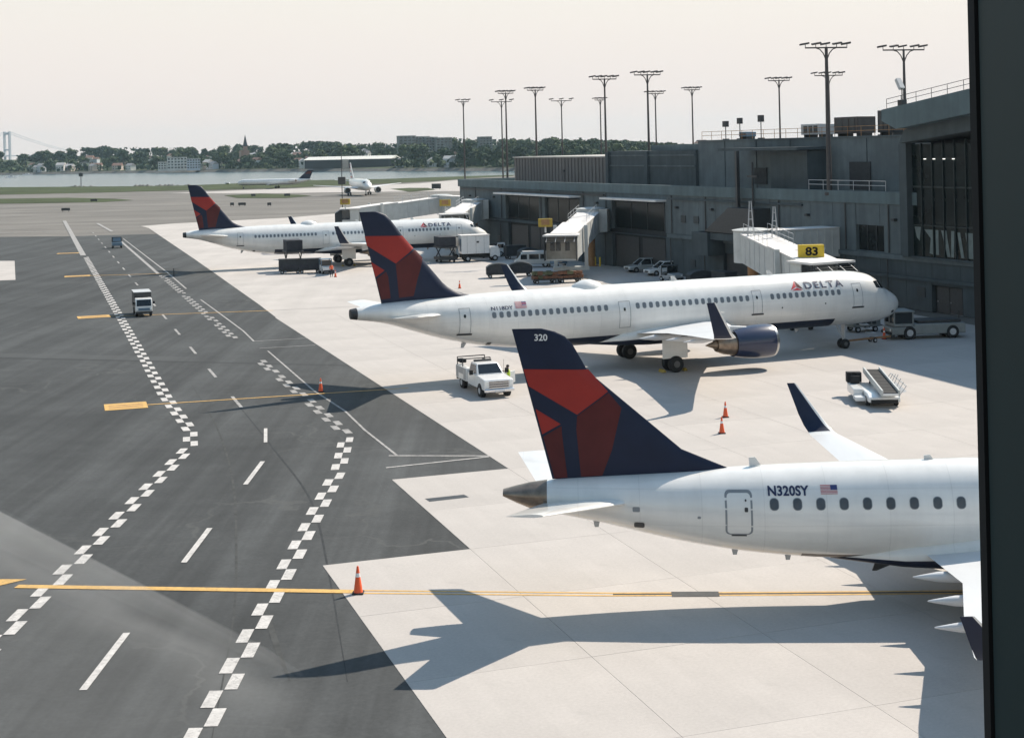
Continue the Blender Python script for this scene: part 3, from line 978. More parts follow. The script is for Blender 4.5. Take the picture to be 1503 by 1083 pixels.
    mb.obj('door_sill', M['dark'], d, normals=False)
    for k, x in enumerate([22.03 - 0.79 * i for i in range(18)]):
        wn = rrect(x, 3.79, 0.27, 0.36, 0.115, 4)
        mb = MB().add([fus.pt(a, b, 0.006) for a, b in rrect(x, 3.79, 0.32, 0.41, 0.14, 4)], [tuple(range(20))], 1)
        mb.add([fus.pt(a, b, 0.011) for a, b in wn], [tuple(range(20))], 0)
        mb.obj('cabin_window', [M['window'], M['seal']], root, normals=False)
    skin_text('registration', fus, 'N320SY', 22.22, 20.82, 4.05, 4.36, 'logo_navy', root, 0.03, 1.02)
    us_flag(fus, 20.42, 19.85, 4.10, 4.37, root)
    skin_poly('outflow_valve', fus, rrect(26.65, 3.02, 0.36, 0.22, 0.06), M['dark'], root, 0.015)
    for x, z, a in ((26.75, 3.6, .5), (24.6, 3.35, .25)):
        skin_poly('access_panel', fus, rrect(x, z, a * .5, a * .35, 0.04), M['seal'], root, 0.004)
    for x in (28.0, 23.15, 21.3):
        zb = fus.bot(x)
        MB().side([(-x, zb + .05), (-x - .25, zb + .05), (-x - .2, zb - .2), (-x - .06, zb - .2)], -.02, .02).obj('blade_antenna', M['strut'], root)
    MB().side([(-17.0, 1.65), (-18.3, 1.65), (-18.5, 1.1), (-18.35, 1.1)], -.04, .04).obj('drain_mast', M['dark'], root)
    for x in (22.3, 16.2):
        MB().side([(-x, 4.85), (-x - .4, 4.8), (-x - .42, 5.12), (-x - .2, 5.14)], -.02, .02).obj('blade_antenna', M['white'], root)
    return root
E1 = regional((30.81, 50.73, 0), R(-2.77))

# ---------------------------------------------------------------- airliners out on the taxiway
def striped_airliner(loc, hdg):
    root = thing('taxiing_airliner', 'small distant airliner with a red and white striped tail on the taxiway', 'airliner', loc, hdg)
    sq = lambda x: x if x < 18 else (x - 10.7 if x > 29 else 18 + (x - 18) * 0.03)
    st = [(sq(a) if a != 18.0 else 17.5, b, c, d) for a, b, c, d in FUS_A]
    fus = Fuselage(st)
    fus.mesh(lambda x, a: 0, 24, 1.5).obj('fuselage', M['white'], root, smooth=40)
    fin = Fin([(25.2, 5.85), (27.2, 6.95), (30.06, 10.38), (31.2, 11.8), (31.9, 12.07)], [(31.65, 5.75), (33.08, 12.07)], .6, .3)
    fo = fin.mesh([5.6, 5.85, 6.95, 8.5, 10.38, 11.8, 12.07]).obj('fin', M['white'], root, smooth=40)
    for k in range(5):
        z0 = 6.3 + k * 1.15
        fin.decal('stripe', [(fin.le(z0) + .35, z0), (fin.te(z0) - .05, z0), (fin.te(z0 + .6) - .05, z0 + .6), (fin.le(z0 + .6) + .35, z0 + .6)], M['logo_red'] if k != 1 else M['flag_blue'], fo, 0.02, 1.5)
    for sg in (1, -1):
        wing_mesh([(0.5, 27.2, 4.0, 4.9, .11), (6.22, 30.95, 1.5, 5.6, .10)], sg).obj('tailplane', M['wing'], root, smooth=40)
    side_wings(root, [(1.7, 10.6, 7.9, 2.62, .13), (6.4, 13.5, 4.9, 3.12, .12), (16.7, 18.9, 1.65, 4.0, .11)], None, 'A', [])
    for sg in (1, -1):
        turbofan(root, sg * 5.75, 1.95, 9.8, 3.25, 1.2, 2.0, 'wing')
        landing_gear(root, 16.5, sg * 3.8, 0.585, 0.42, 0.93, 2.8)
    landing_gear(root, 5.07, 0, 0.38, 0.22, 0.5, 2.1)
    for sg in (1, -1):
        skin_poly('windscreen_pane', fus, [(2.02, 4.62), (3.02, 4.76), (3.10, 5.22), (2.28, 5.20)], M['glass'], root, 0.02, .3, sg)
    return root
striped_airliner((-52.0, 533, 0), R(-72))

def rear_engine_jet(loc, hdg):
    root = thing('rear_engine_jet', 'distant slim white jet with a dark T-shaped tail beside the water', 'airliner', loc, hdg)
    st = [(0, 2.75, 2.65, .03), (.5, 3.3, 2.1, .6), (1.5, 3.8, 1.75, 1.0), (2.6, 4.3, 1.6, 1.3), (4, 4.45, 1.55, 1.38), (26, 4.45, 1.55, 1.38), (30, 4.4, 2.1, 1.2), (33, 4.3, 2.9, .8), (36.2, 4.1, 3.7, .25)]
    fus = Fuselage(st)
    fus.mesh(lambda x, a: 1 if 215 < math.degrees(a) % 360 < 325 else 0, 24, 1.5).obj('fuselage', [M['white'], M['truck_grey']], root, smooth=40)
    fin = Fin([(29.8, 4.2), (34.6, 8.2)], [(35.4, 4.0), (37.2, 8.2)], .5, .35)
    fo = fin.mesh([4.0, 4.2, 5.5, 7, 8.2]).obj('fin', M['navy'], root, smooth=40)
    fin.decal('logo_panel', [(35.6, 6.4), (33.0, 6.4), (34.6, 7.6), (36.4, 7.6)], M['maroon'], fo, .02, 1.5)
    for sg in (1, -1):
        wing_mesh([(0.0, 34.2, 2.8, 8.25, .1), (4.3, 36.4, 1.3, 8.25, .1)], sg).obj('tailplane', M['navy'], root, smooth=40)
        turbofan(root, sg * 2.35, 3.45, 26.2, 3.0, .78, .9, 'white')
        MB().box(-29, -27, -sg * 1.1 - .6, -sg * 1.1 + .6, 3.3, 3.6).obj('pylon', M['white'], root)
        landing_gear(root, 19.5, sg * 2.0, 0.5, 0.35, 0.7, 1.7)
    side_wings(root, [(1.2, 14.5, 6.0, 1.65, .13), (5, 17.4, 3.4, 1.9, .12), (11.5, 21, 1.5, 2.4, .11)], None, 'C', [])
    landing_gear(root, 3, 0, 0.35, 0.22, 0.5, 1.8)
    return root
rear_engine_jet((-129, 690, 0), R(170))
# ------------------------------------------------------------------ ground
U = Vector((0.950, 0.311))       # along the gate line, towards the terminal
W = Vector((-0.311, 0.950))      # along the concourse, away from the camera
def st(s, t): return (U.x * s + W.x * t, U.y * s + W.y * t)

def sheet(name, poly, z, m, kind='structure', parent=None):
    mb = MB().add([(x, y, z) for x, y in poly], [tuple(range(len(poly)))])
    o = mb.obj(name, m, parent, normals=False)
    return tag(o, kind=kind) if not parent else o

SHORE = [(-2600, 1200), (-700, 1010), (-420, 930), (-305, 875), (-230, 824), (-186, 798), (-160, 815), (-123, 868), (-76, 852), (-29, 880), (2, 883), (60, 900), (200, 880), (420, 800), (700, 640), (1500, 500)]
# airfield: the old grey-tan pavement everything stands on, ending in a sloping bank
mb = MB()
inner = SHORE + [(1500, -300), (-2600, -300)]
mb.add([(x, y, -0.05) for x, y in inner], [tuple(range(len(inner)))])
bank = [(x, y, -0.05) for x, y in SHORE] + [(x * 1.006, y + 9, -3.4) for x, y in SHORE]
n = len(SHORE)
mb.add(bank, [(i, i + 1, n + i + 1, n + i) for i in range(n - 1)], 1)
tag(mb.obj('airfield_pavement', [M['field'], M['rock']], normals=True), kind='structure')

# dark asphalt of the service road and taxilane
far_edge = [(-240, 312), (-108, 310), (-93, 306), (-77, 307)]
asp = [(-240, -40), (70, -40), (70, 60)] + [st(60, 120), st(60, 300)] + [(-70, 306)] + far_edge[::-1]
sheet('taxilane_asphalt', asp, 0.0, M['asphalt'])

# concrete apron: far sheet plus single slabs near the camera
ZC = 0.012
T0, DT, S0, DS = 57.3, 6.8, 10.55, 6.05
tmax = T0 + DT * 13
apron = tag(sheet('apron', [st(22.75, tmax), st(82, tmax), st(82, 330), (60, 420), (-23, 449), (-36, 406), (-57, 369), (-81, 353), (-87, 343), (-82.6, 332.9), (-50, 230), (-27.6, 158.4)], ZC, M['concrete']), kind='structure')
slab = {}
def slab_at(i, j):
    t0 = T0 + DT * j
    s0 = S0 + DS * i
    lim = 22.65 if t0 > 70 else (16.6 if t0 > 57 else 10.5)
    if s0 < lim - 0.2:
        return
    if 'm' not in slab:
        g = 0.008
        slab['m'] = MB().box(g, DS - g, g, DT - g, -0.010, 0).mesh('concrete_slab', [M['concrete']])
    o = link('concrete_slab', slab['m'], apron)
    p = st(s0, t0)
    o.location = (p[0], p[1], ZC + random.uniform(-0.0015, 0.0015))
    o.rotation_euler.z = math.atan2(U.y, U.x)
for j in range(-5, 13):
    for i in range(0, 15):
        s_mid, t_mid = S0 + DS * (i + .5), T0 + DT * (j + .5)
        x, y = st(s_mid, t_mid)
        if y < 14 or x > 0.42 * y + 9 or s_mid > 76:
            continue
        slab_at(i, j)
near_apron = [st(S0 + DS * 11.5, 20), st(S0 + DS * 16, 20), st(S0 + DS * 16, tmax), st(S0 + DS * 11.5, tmax)]
tag(sheet('apron_edge', near_apron, 0.006, M['concrete']), kind='structure')
sheet('concrete_patch', [(-110, 242), (-80.0, 235.4), (-67.3, 198.2), (-100, 190)], ZC, M['concrete'])

# grass
tag(sheet('shore_grass', [(-2600, 700), (-239, 686), (-190, 680), (-160, 685), (-132, 680), (-98, 694), (-65, 728), (-39, 762), (-23, 812), (0, 850), (2, 882), (-29, 879), (-76, 851), (-123, 867), (-160, 814), (-186, 797), (-230, 823), (-305, 874), (-700, 1009), (-2600, 1199)], 0.02, M['grass'], 'stuff'))
tag(sheet('grass_island', [(-420, 690), (-214, 614), (-183, 605), (-155, 574), (-142, 550), (-149, 534), (-173, 539), (-189, 543), (-400, 600)], 0.02, M['grass'], 'stuff'))
tag(sheet('grass_island', [(-115, 586), (-103, 600), (-83, 571), (-75, 550), (-82, 532), (-102, 545)], 0.02, M['grass'], 'stuff'))
tag(sheet('grass_island', [(-52, 626), (-45, 636), (-36, 628), (-31, 594), (-40, 574)], 0.02, M['grass'], 'stuff'))
M['pale'] = concrete_mat('pale_taxiway', 0.92)
tag(sheet('pale_taxiway', [(-150, 640), (-95, 600), (-60, 590), (-20, 570), (20, 560), (60, 640), (10, 800), (-25, 790), (-45, 720), (-80, 680), (-120, 665)], -0.02, M['pale']))

# ---- painted lines
ZM = 0.018
def strip(mb, a, b, wd, z=ZM, m=0):
    a, b = Vector(a), Vector(b)
    d = (b - a).normalized()
    q = Vector((-d.y, d.x)) * wd / 2
    mb.add([(*(a + q), z), (*(a - q), z), (*(b - q), z), (*(b + q), z)], [(0, 1, 2, 3)], m)
def polyline(name, pts, wd, m, z=ZM):
    mb = MB()
    for a, b in zip(pts[:-1], pts[1:]):
        strip(mb, a, b, wd, z)
    o = mb.obj(name, m, normals=False)
    return tag(o, kind='structure')

def checker(name, pts, m, cw=0.42, cl=1.42, lo=0, miss=0.0):
    """two columns of blocks, staggered, along a path"""
    mb = MB()
    side = 0
    carry = 0
    for a, b in zip(pts[:-1], pts[1:]):
        a, b = Vector(a), Vector(b)
        L = (b - a).length
        d = (b - a) / L
        q = Vector((-d.y, d.x))
        t = 0
        while t + cl <= L + 0.3:
            o = q * (cw / 2 if side else -cw / 2)
            if random.random() > miss:
                c = a + d * (t + cl / 2) + o
                j = random.uniform(-.02, .02)
                h, k = d * (cl / 2 * random.uniform(.93, 1.0)), q * (cw / 2 * random.uniform(.92, 1.0))
                c += q * j
                mb.add([(*(c - h - k), ZM), (*(c + h - k), ZM), (*(c + h + k), ZM), (*(c - h + k), ZM)], [(0, 1, 2, 3)])
            side ^= 1
            t += cl
    return tag(mb.obj(name, m, normals=False), kind='structure')
checker('road_edge_checks', [(-17.5, 36), (-18.3, 82.0), (-19.3, 86.6), st(8.3, 101), st(8.25, 250)], M['paint_white'])
checker('road_edge_checks', [(-9.1, 36), (-9.2, 75.0), (-9.75, 83.5)], M['paint_white'])
checker('road_edge_checks', [(-9.9, 84.5), (-12.5, 92.6), st(16.75, 118)], M['paint_old'], miss=0.1)
checker('road_edge_checks', [st(16.7, 131), st(16.6, 205)], M['paint_old'], miss=0.08)
polyline('road_edge_line', [st(8.0, 255), st(8.0, 400)], 0.9, M['paint_old'])
polyline('road_edge_line', [st(16.4, 208), st(16.2, 300)], 0.45, M['paint_old'])
mb = MB()
for y0 in (31.1, 44.8, 58.6, 72.2):
    strip(mb, (-13.45, y0), (-13.5, y0 + 5.3), 0.24)
strip(mb, (-14.2, 82.6), (-14.9, 86.8), 0.2)
tag(mb.obj('centre_dashes', M['paint_white'], normals=False), kind='structure')
mb = MB()
t = 95
while t < 330:
    strip(mb, st(12.5, t), st(12.5, t + 4.6), 0.22)
    t += 13.7
tag(mb.obj('centre_dashes', M['paint_old'], normals=False), kind='structure')
polyline('apron_limit_line', [(-77.6, 292.2), (-48.4, 204.9), (-40, 179)], 0.22, M['paint_old'])
polyline('apron_limit_line', [(-35.3, 165.1), (-30.3, 150.5), (-25.0, 134.9), (-22.7, 127.3), (-18.2, 128.6)], 0.17, M['paint_old'])
polyline('apron_limit_line', [(-20.4, 120.8), (-13.9, 100.3), (-10.8, 92.0), (-8.9, 85.5), (-6.5, 78.3)], 0.15, M['paint_old'])
polyline('apron_limit_line', [(-21.4, 122.6), (-16.9, 123.8)], 0.16, M['paint_old'])
polyline('apron_limit_line', [(-6.9, 78.2), (-1.5, 77.55)], 0.15, M['paint_white'])
polyline('apron_limit_line', [(-6.8, 75.25), (-1.55, 77.35)], 0.15, M['paint_white'])
polyline('apron_limit_line', [st(-26, 345), st(8, 345)], 0.8, M['paint_old'])
for a, b in (((-102.7, 363), (-88, 322)), ((-150, 300), (-118, 304)), ((-150, 318), (-122, 322))):
    polyline('apron_limit_line', [a, b], 0.7, M['paint_old'])
# yellow lead-in lines with their stop blocks
ZY = 0.022
def yline(pts, wd=0.2, name='lead_in_line', m='paint_yellow', z=ZY): return polyline(name, pts, wd, M[m], z)
yline([(-19.2, 55.85), (-9, 54.55), (-6.0, 54.15)], 0.42)
for o in (-0.16, 0.16):
    yline([(-6.0, 54.13 + o), (3.3, 53.1 + o), (9, 52.75 + o), (16, 52.4 + o)], 0.13)
yline([(3.3, 53.1), (16, 52.4)], 0.16, 'lead_in_border', 'paint_black', 0.020)
yline([(5.4, 52.95), (7.1, 52.85)], 0.6, 'lead_in_border', 'paint_black', 0.024)
mb = MB()
mb.add([(-19.1, 56.75, ZY), (-20.4, 55.5, ZY), (-24, 54.6, ZY), (-24, 57.2, ZY)], [(0, 1, 2, 3)])
tag(mb.obj('stop_block', M['paint_yellow'], normals=False), kind='structure')
yline([(-24.2, 96.0), (-7.4, 100.3)], 0.22)
yline([(-41.4, 149.9), (-25.0, 151.9)], 0.26)
yline([(-58.5, 202.2), (-46.5, 203.0)], 0.3)
yline([(-7.2, 100.4), (4, 104.2)], 0.12, m='paint_old')
yline([(-25, 152), (-12, 155)], 0.16, m='paint_old')
for c, ang, L, wd in (((-25.5, 95.7), 17, 2.7, 2.5), ((-43.0, 149.9), 20, 3.2, 2.3), ((-60.1, 202.1), 15, 3.4, 2.2), ((-76.2, 251.2), 10, 3.6, 1.8)):
    mb = MB()
    X = Matrix.Translation((c[0], c[1], 0)) @ Matrix.Rotation(R(ang), 4, 'Z')
    mb.add([(-L / 2, -wd / 2, ZY), (L / 2, -wd / 2, ZY), (L / 2, wd / 2, ZY), (-L / 2, wd / 2, ZY)], [(0, 1, 2, 3)], 0, X)
    for k in range(3):
        mb.add([(-L * .4, -wd * .3 + k * wd * .22, ZY + .004), (L * .4, -wd * .3 + k * wd * .22, ZY + .004), (L * .4, -wd * .22 + k * wd * .22, ZY + .004), (-L * .4, -wd * .22 + k * wd * .22, ZY + .004)], [(0, 1, 2, 3)], 1, X)
    tag(mb.obj('stop_block', [M['paint_yellow'], M['rust']], normals=False), kind='structure')
# dusty wheel tracks and dark rubber sweeps on the asphalt
M['dust'] = mat('dust_track', (0.058, 0.060, 0.059), 0.9, var=0.3, scale=1.5, det=6, spec=.2)
M['rubber'] = mat('rubber_track', (0.036, 0.038, 0.040), 0.8, var=0.3, scale=1.5, det=6, spec=.2)
def sweep(name, pts, wd, m):
    xs = [q[1] for q in pts]
    f = pchip(xs, [q[0] for q in pts])
    mb = MB()
    n = 28
    P = [(f(xs[0] + (xs[-1] - xs[0]) * k / n), xs[0] + (xs[-1] - xs[0]) * k / n) for k in range(n + 1)]
    for k in range(n):
        w0 = wd * (.25 + .75 * math.sin(math.pi * (k + .3) / (n + .6)))
        strip(mb, P[k], P[k + 1], w0, 0.006)
    return tag(mb.obj(name, M[m], normals=False), kind='structure')
sweep('wheel_track', [(-8.6, 40), (-10.2, 52), (-12.0, 62), (-14.0, 72), (-17.5, 86), (-23, 104)], .12, 'dust')
sweep('wheel_track', [(-5.4, 45), (-7.3, 56), (-9.6, 68), (-13.2, 80), (-19, 98)], .10, 'rubber')
sweep('wheel_track', [(-7.2, 45.2), (-8.0, 48), (-9.3, 53)], .22, 'dust')
# a thin jet of water mist drifting low across the road
def mist(name, p0, p1, r0, r1, zh, dens, zb):
    p0, p1 = Vector((*p0, 0)), Vector((*p1, 0))
    d = (p1 - p0)
    q = Vector((-d.y, d.x, 0)).normalized()
    rs = []
    n = 14
    for k in range(n + 1):
        t = k / n
        r = (r0 + (r1 - r0) * t) * (1 if 0 < k < n else .15)
        c = p0 + d * t
        hh = zh * (r / r0) ** .7
        sec = [-1 + 2 * i / 12 for i in range(13)]
        rs.append([c + q * (r * u) + Vector((0, 0, zb + .10 + hh * math.cos(math.pi * u / 2) ** 2)) for u in sec] + [c + q * (r * u) + Vector((0, 0, zb)) for u in sec[::-1]])
    m = bpy.data.materials.new(name)
    m.use_nodes = True
    t_ = m.node_tree
    t_.nodes.remove(t_.nodes['Principled BSDF'])
    v = t_.nodes.new('ShaderNodeVolumePrincipled')
    v.inputs['Color'].default_value = (0.97, 0.97, 0.96, 1)
    v.inputs['Density'].default_value = dens
    v.inputs['Anisotropy'].default_value = 0.3
    t_.links.new(v.outputs[0], t_.nodes['Material Output'].inputs['Volume'])
    return tag(MB().rings(rs).obj(name, m, smooth=80), kind='stuff')
mist('water_spray', (-26.6, 68.4), (-6.8, 45.15), 1.5, .25, .8, .11, .14)
mist('water_spray', (-27.2, 67.2), (-7.0, 44.9), 3.0, .45, .8, .050, .10)
mist('water_spray', (-28.8, 64.3), (-7.7, 43.9), 5.6, .9, .8, .015, .06)
# drain cover let into the concrete
tag(sheet('drain_cover', [(-4.15, 67.75), (-2.35, 68.45), (-2.6, 69.0), (-4.4, 68.35)], 0.017, M['dark']), kind='structure')

# ------------------------------------------------------------------ water and far land
mw = mat('bay_water', (0.03, 0.06, 0.075), 0.22, spec=0.5)
k = NT(mw)
k.bump(k.noise(0.25, (1, 0.35, 1), det=5), 0.5, 0.6)
sheet('bay_water', [(-9000, 100), (9000, 100), (9000, 12000), (-9000, 12000)], -3.2, mw)

# ------------------------------------------------------------------ terminal concourse
TO = (37.5, 140.5, 0)
TRZ = math.atan2(0.921, -0.390)
T = thing('terminal_concourse', 'long two storey concrete concourse with flat roof in shade behind the jet bridges', 'terminal', TO, TRZ)
def tb(name, x0, x1, y0, y1, z0, z1, m, parent=T, bevel=0):
    return MB().box(x0, x1, y0, y1, z0, z1).obj(name, M[m], parent, bevel=bevel)
LEND = 119.5
def twall(L, off, z):
    a = Vector((-0.390, 0.921)); n = Vector((-0.921, -0.390))
    p = Vector(TO[:2]) + a * L + n * off
    return (p.x, p.y, z)
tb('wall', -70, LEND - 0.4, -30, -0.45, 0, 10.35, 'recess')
tb('roof', -70, LEND - 0.2, -30.2, -0.35, 10.36, 10.55, 'roofing')
tb('parapet', -2.0, LEND, -0.34, 0.18, 9.9, 11.1, 'parapet')
tb('parapet', LEND - 0.35, LEND + 0.05, -22, -0.36, 9.9, 11.1, 'parapet')
tb('end_wall', LEND - 0.38, LEND, -26, -0.46, 0, 9.88, 'wall')
tb('ledge', -14, 46.5, -0.40, 0.26, 4.62, 5.08, 'wall')
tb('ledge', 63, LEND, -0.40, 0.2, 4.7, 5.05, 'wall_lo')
tb('ledge', -14, 12, 0.03, 0.34, 2.85, 3.15, 'wall_lo')
OPEN_HI = [(3.3, 7.7, 5.2, 7.75), (47.2, 62.0, 5.1, 9.0), (72, 84, 5.1, 9.0), (86, 99, 5.1, 9.0), (-12, 0.2, 5.1, 9.85)]
OPEN_LO = [(-8.0, -3.7, 0, 2.55), (47.2, 62.0, 0, 4.5), (76, 98, 0, 4.6), (14, 18, 0, 3.2), (28, 33.5, 0, 3.4)]
def panels(z0, z1, opens, m, y1=0.0, dx=3.9):
    x = -11.7
    while x < LEND - 1:
        xa, xb = x + 0.02, min(x + dx, LEND - 0.4) - 0.02
        segs = [(xa, xb, z0, z1)]
        for (ox0, ox1, oz0, oz1) in opens:
            new = []
            for (a, b, c, d) in segs:
                if ox1 <= a or ox0 >= b:
                    new.append((a, b, c, d)); continue
                if a < ox0: new.append((a, ox0, c, d))
                if b > ox1: new.append((ox1, b, c, d))
                i0, i1 = max(a, ox0), min(b, ox1)
                if oz1 < d - 0.05: new.append((i0, i1, oz1, d))
                if oz0 > c + 0.05: new.append((i0, i1, c, oz0))
            segs = new
        for (a, b, c, d) in segs:
            if b - a > 0.1:
                tb('wall_panel', a, b, -0.42, y1 + random.uniform(-.012, .012), c, d, m)
        x += dx
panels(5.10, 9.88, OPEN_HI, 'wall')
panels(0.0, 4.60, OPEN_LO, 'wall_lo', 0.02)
# doors and dark openings
for (x0, x1, z0, z1) in ((-7.6, -5.9, 0.02, 2.4), (-5.8, -4.1, 0.02, 2.4)):
    d = tb('door', x0, x1, -0.36, -0.28, z0, z1, 'dark')
    MB().box(x1 - .25, x1 - .12, -0.27, -0.2, 1.0, 1.1).obj('handle', M['chrome'], d)
w0 = tb('window', 3.35, 7.65, -0.36, -0.30, 5.22, 7.72, 'tglass')
for x in (4.75, 6.2):
    tb('frame', x, x + .08, -.29, -.22, 5.22, 7.72, 'dark', w0)
for x0, x1, z1 in ((48, 54, 4.2), (55, 61.5, 4.2), (77, 83, 4.3), (84, 90, 4.3), (91, 97.5, 4.3), (14.1, 17.9, 3.1), (28.2, 33.3, 3.3)):
    g = tb('roller_door', x0, x1, -0.40, -0.33, 0.02, z1, 'dark')
for x0, x1 in ((48, 61.5), (72.5, 83.6), (86.5, 98.5)):
    for k in range(3):
        xx = x0 + (x1 - x0) * k / 3
        w = tb('window', xx + .1, xx + (x1 - x0) / 3 - .1, -0.40, -0.33, 5.3, 8.7, 'tglass')
        tb('frame', xx - .05, xx + .06, -.40, -.28, 5.2, 8.9, 'dark', w)
# canopies over the recessed bays, their edges catching the sun
for x0, x1, y1 in ((46.8, 62.5, 1.6), (71.5, 99.5, 1.9)):
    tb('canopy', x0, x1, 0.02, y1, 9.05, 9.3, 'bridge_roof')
# roof storeys set back from the edge
tb('roof_storey', -60, 47.3, -27, -5, 10.56, 16.5, 'wall')
tb('roof_storey', 47.35, 72, -25, -4.6, 10.56, 15.4, 'wall_lo')
tb('roof_storey', 72.05, 108, -22, -5.5, 10.56, 14.55, 'brown_wall')
tb('roof_cap', 47.0, 60.5, -20, -5.4, 15.41, 16.15, 'parapet')
tb('roof_cap', 71.9, 108.2, -22.2, -5.3, 14.56, 14.75, 'roofing')
tb('roof_cap', -60.2, 47.5, -27.2, -4.85, 16.51, 16.62, 'wall')
for z in (13.3, 14.7):
    tb('band', 47.5, 71.8, -4.58, -4.45, z, z + .18, 'wall')
for x in (59.6, 71.2):
    tb('pilaster', x, x + .8, -4.58, -4.2, 10.57, 15.3, 'wall_lo')
for k in range(30):
    tb('cladding_rib', 73 + k * 1.17, 73.12 + k * 1.17, -5.48, -5.36, 10.57, 14.5, 'brown_wall')
for k in range(9):
    x = -16 + k * 7.1
    tb('joint_strip', x, x + .07, -4.98, -4.92, 10.57, 16.4, 'wall_lo')
# pipes, lamps and vents on the facade
rp = random.Random(12)
for x in (2.4, 9.4, 21.5, 37.2, 45.4, 63.5, 70.6, 85.1, 100.4, 111.6, -10.4):
    MB().tube((x, .13, 5.2), (x, .13, 9.85), .075, n=6).obj('downpipe', M['dark'], T)
    MB().tube((x, .36, 0.05), (x, .36, 4.58), .075, n=6).obj('downpipe', M['dark'], T)
for x in (1.4, 16.0, 35.6, 44.0, 66.2, 103.4, 114.0):
    o = MB().box(x - .22, x + .22, .02, .42, 8.3, 8.55).obj('wall_lamp', M['dark'], T)
for x, z in ((39.5, 6.6), (42.6, 6.6), (109, 6.3), (112.6, 6.3), (-2.2, 1.3), (-10.6, 6.5), (22, 1.2), (40.5, 1.3), (69.5, 1.4), (102, 1.4)):
    g_ = tb('vent', x - .6, x + .6, .03, .09, z, z + .9, 'dark')
    for q in range(4):
        tb('louvre', x - .58, x + .58, .092, .13, z + .08 + q * .21, z + .17 + q * .21, 'wall_lo', g_)
tb('cable_tray', 17, 46, .03, .28, 9.35, 9.55, 'wall_lo')
tb('cable_tray', 64, 118, .03, .28, 9.45, 9.62, 'dark')
# T-shaped roof canopy, its post and the box beneath
tb('canopy', 18.8, 35.2, -4.9, -0.6, 15.28, 15.6, 'wall_lo')
tb('plant_box', 19.3, 26.5, -4.9, -2.2, 10.57, 15.2, 'wall_lo')
MB().box(28.6, 29.0, .55, .95, 6.0, 15.27).obj('canopy_post', M['dark'], T)
MB().tube((26.2, .4, 9), (26.2, .4, 14.0), .12).obj('pipe', M['dark'], T)
tb('bracket', 25.2, 27.2, .2, .5, 12.3, 12.5, 'dark')
tb('shutter', 31.5, 34.2, -4.98, -4.85, 11.3, 13.2, 'recess')
tb('shutter', 11.8, 15.4, -4.98, -4.85, 11.0, 13.9, 'recess')
# covered stair with a sloping top against the wall
MB().side([(34.0, 6.0), (28.6, 8.9), (23.3, 8.9), (23.3, 6.0)], 0.05, 2.2).obj('stair_cover', M['dark'], T)
MB().box(33.0, 36.6, .05, 2.4, 3.2, 5.9).obj('stair_tower', M['wall_lo'], T)
MB().box(22.5, 36, .05, 2.0, 5.1, 5.9).obj('stair_tower', M['wall_lo'], T)
# railings
def railing(name, parent, x0, x1, y, z, h=1.05, dx=2.3, m='dark', r=.03, slope=0):
    mb = MB()
    n = int((x1 - x0) / dx)
    for k in range(n + 1):
        x = x0 + (x1 - x0) * k / n
        zz = z + slope * (x - x0)
        mb.tube((x, y, zz), (x, y, zz + h), r, n=5)
    for hh in (h, h * .55):
        mb.tube((x0, y, z + hh), (x1, y, z + slope * (x1 - x0) + hh), r, n=5)
    return mb.obj(name, M[m], parent)
railing('railing', T, 2, 46.8, -5.3, 16.62, m='rust')
railing('railing', T, 3, 16, -0.1, 11.12, 1.0, m='strut')

# rooftop equipment, each its own thing
def roof_unit(L, off, z, sx, sy, sz, label, m='strut', legs=True):
    p = twall(L, off, z)
    t = thing('roof_unit', label, 'roof equipment', p, TRZ, 'machines on the concourse roof')
    b = MB().box(-sx / 2, sx / 2, -sy / 2, sy / 2, .3, sz).obj('casing', M[m], t, bevel=.05)
    for q in (-1, 1):
        MB().box(q * sx * .4 - .1, q * sx * .4 + .1, -sy * .4, sy * .4, 0, .3).obj('skid', M['dark'], t)
    for q in range(3):
        MB().box(-sx * .4 + q * sx * .27, -sx * .4 + q * sx * .27 + sx * .2, sy / 2, sy / 2 + .04, .5, sz - .2).obj('louvre', M['dark'], b)
    return t
roof_unit(24.0, -7, 16.62, 3.6, 2.2, 1.5, 'low pale machine box on the long flat roof, left of the double-armed pole')
roof_unit(17.2, -7, 16.62, 4.2, 2.4, 2.1, 'large grey machine box on the roof behind the double-armed pole', 'pole')
roof_unit(38.8, -7, 16.62, 1.7, 1.4, 0.9, 'small blue-grey machine box near the left end of the tall roof', 'blue_grey')
roof_unit(10.2, -6.6, 16.62, 2.6, 1.8, 1.9, 'dark greenish machine on the roof beside the glass hall', 'cover')
def roof_antenna(L, off, z, h, label, head=(.8, .5, .6)):
    p = twall(L, off, z)
    t = thing('roof_antenna', label, 'antenna', p, TRZ, 'antennas on the concourse roof')
    MB().tube((0, 0, 0), (0, 0, h), .06).obj('mast', M['dark'], t)
    MB().box(-head[0] * .36, head[0] * .36, -head[1] / 2, head[1] / 2, h - head[2] * .8, h).obj('panel', M['dark'], t)
    MB().box(-.3, .3, -.3, .3, 0, .12).obj('base', M['dark'], t)
roof_antenna(42.2, -6, 16.62, 2.3, 'boxy antenna on a mast, leftmost on the tall concourse roof', (1.0, .5, .9))
roof_antenna(38.9, -6, 16.62, 2.6, 'boxy antenna on a mast above the small blue-grey roof box', (.8, .5, .9))
roof_antenna(34.2, -6, 16.62, 2.8, 'boxy antenna on a thicker mast left of the thin floodlight pole', (.9, .5, 1.0))
roof_antenna(11.2, -6, 16.62, 2.6, 'dark bracketed antenna on the roof next to the glass hall', (.7, .6, 1.2))
roof_antenna(85.5, -4, 10.56, 2.2, 'short mast on the low roof before the brown upper storey', (.3, .3, .4))

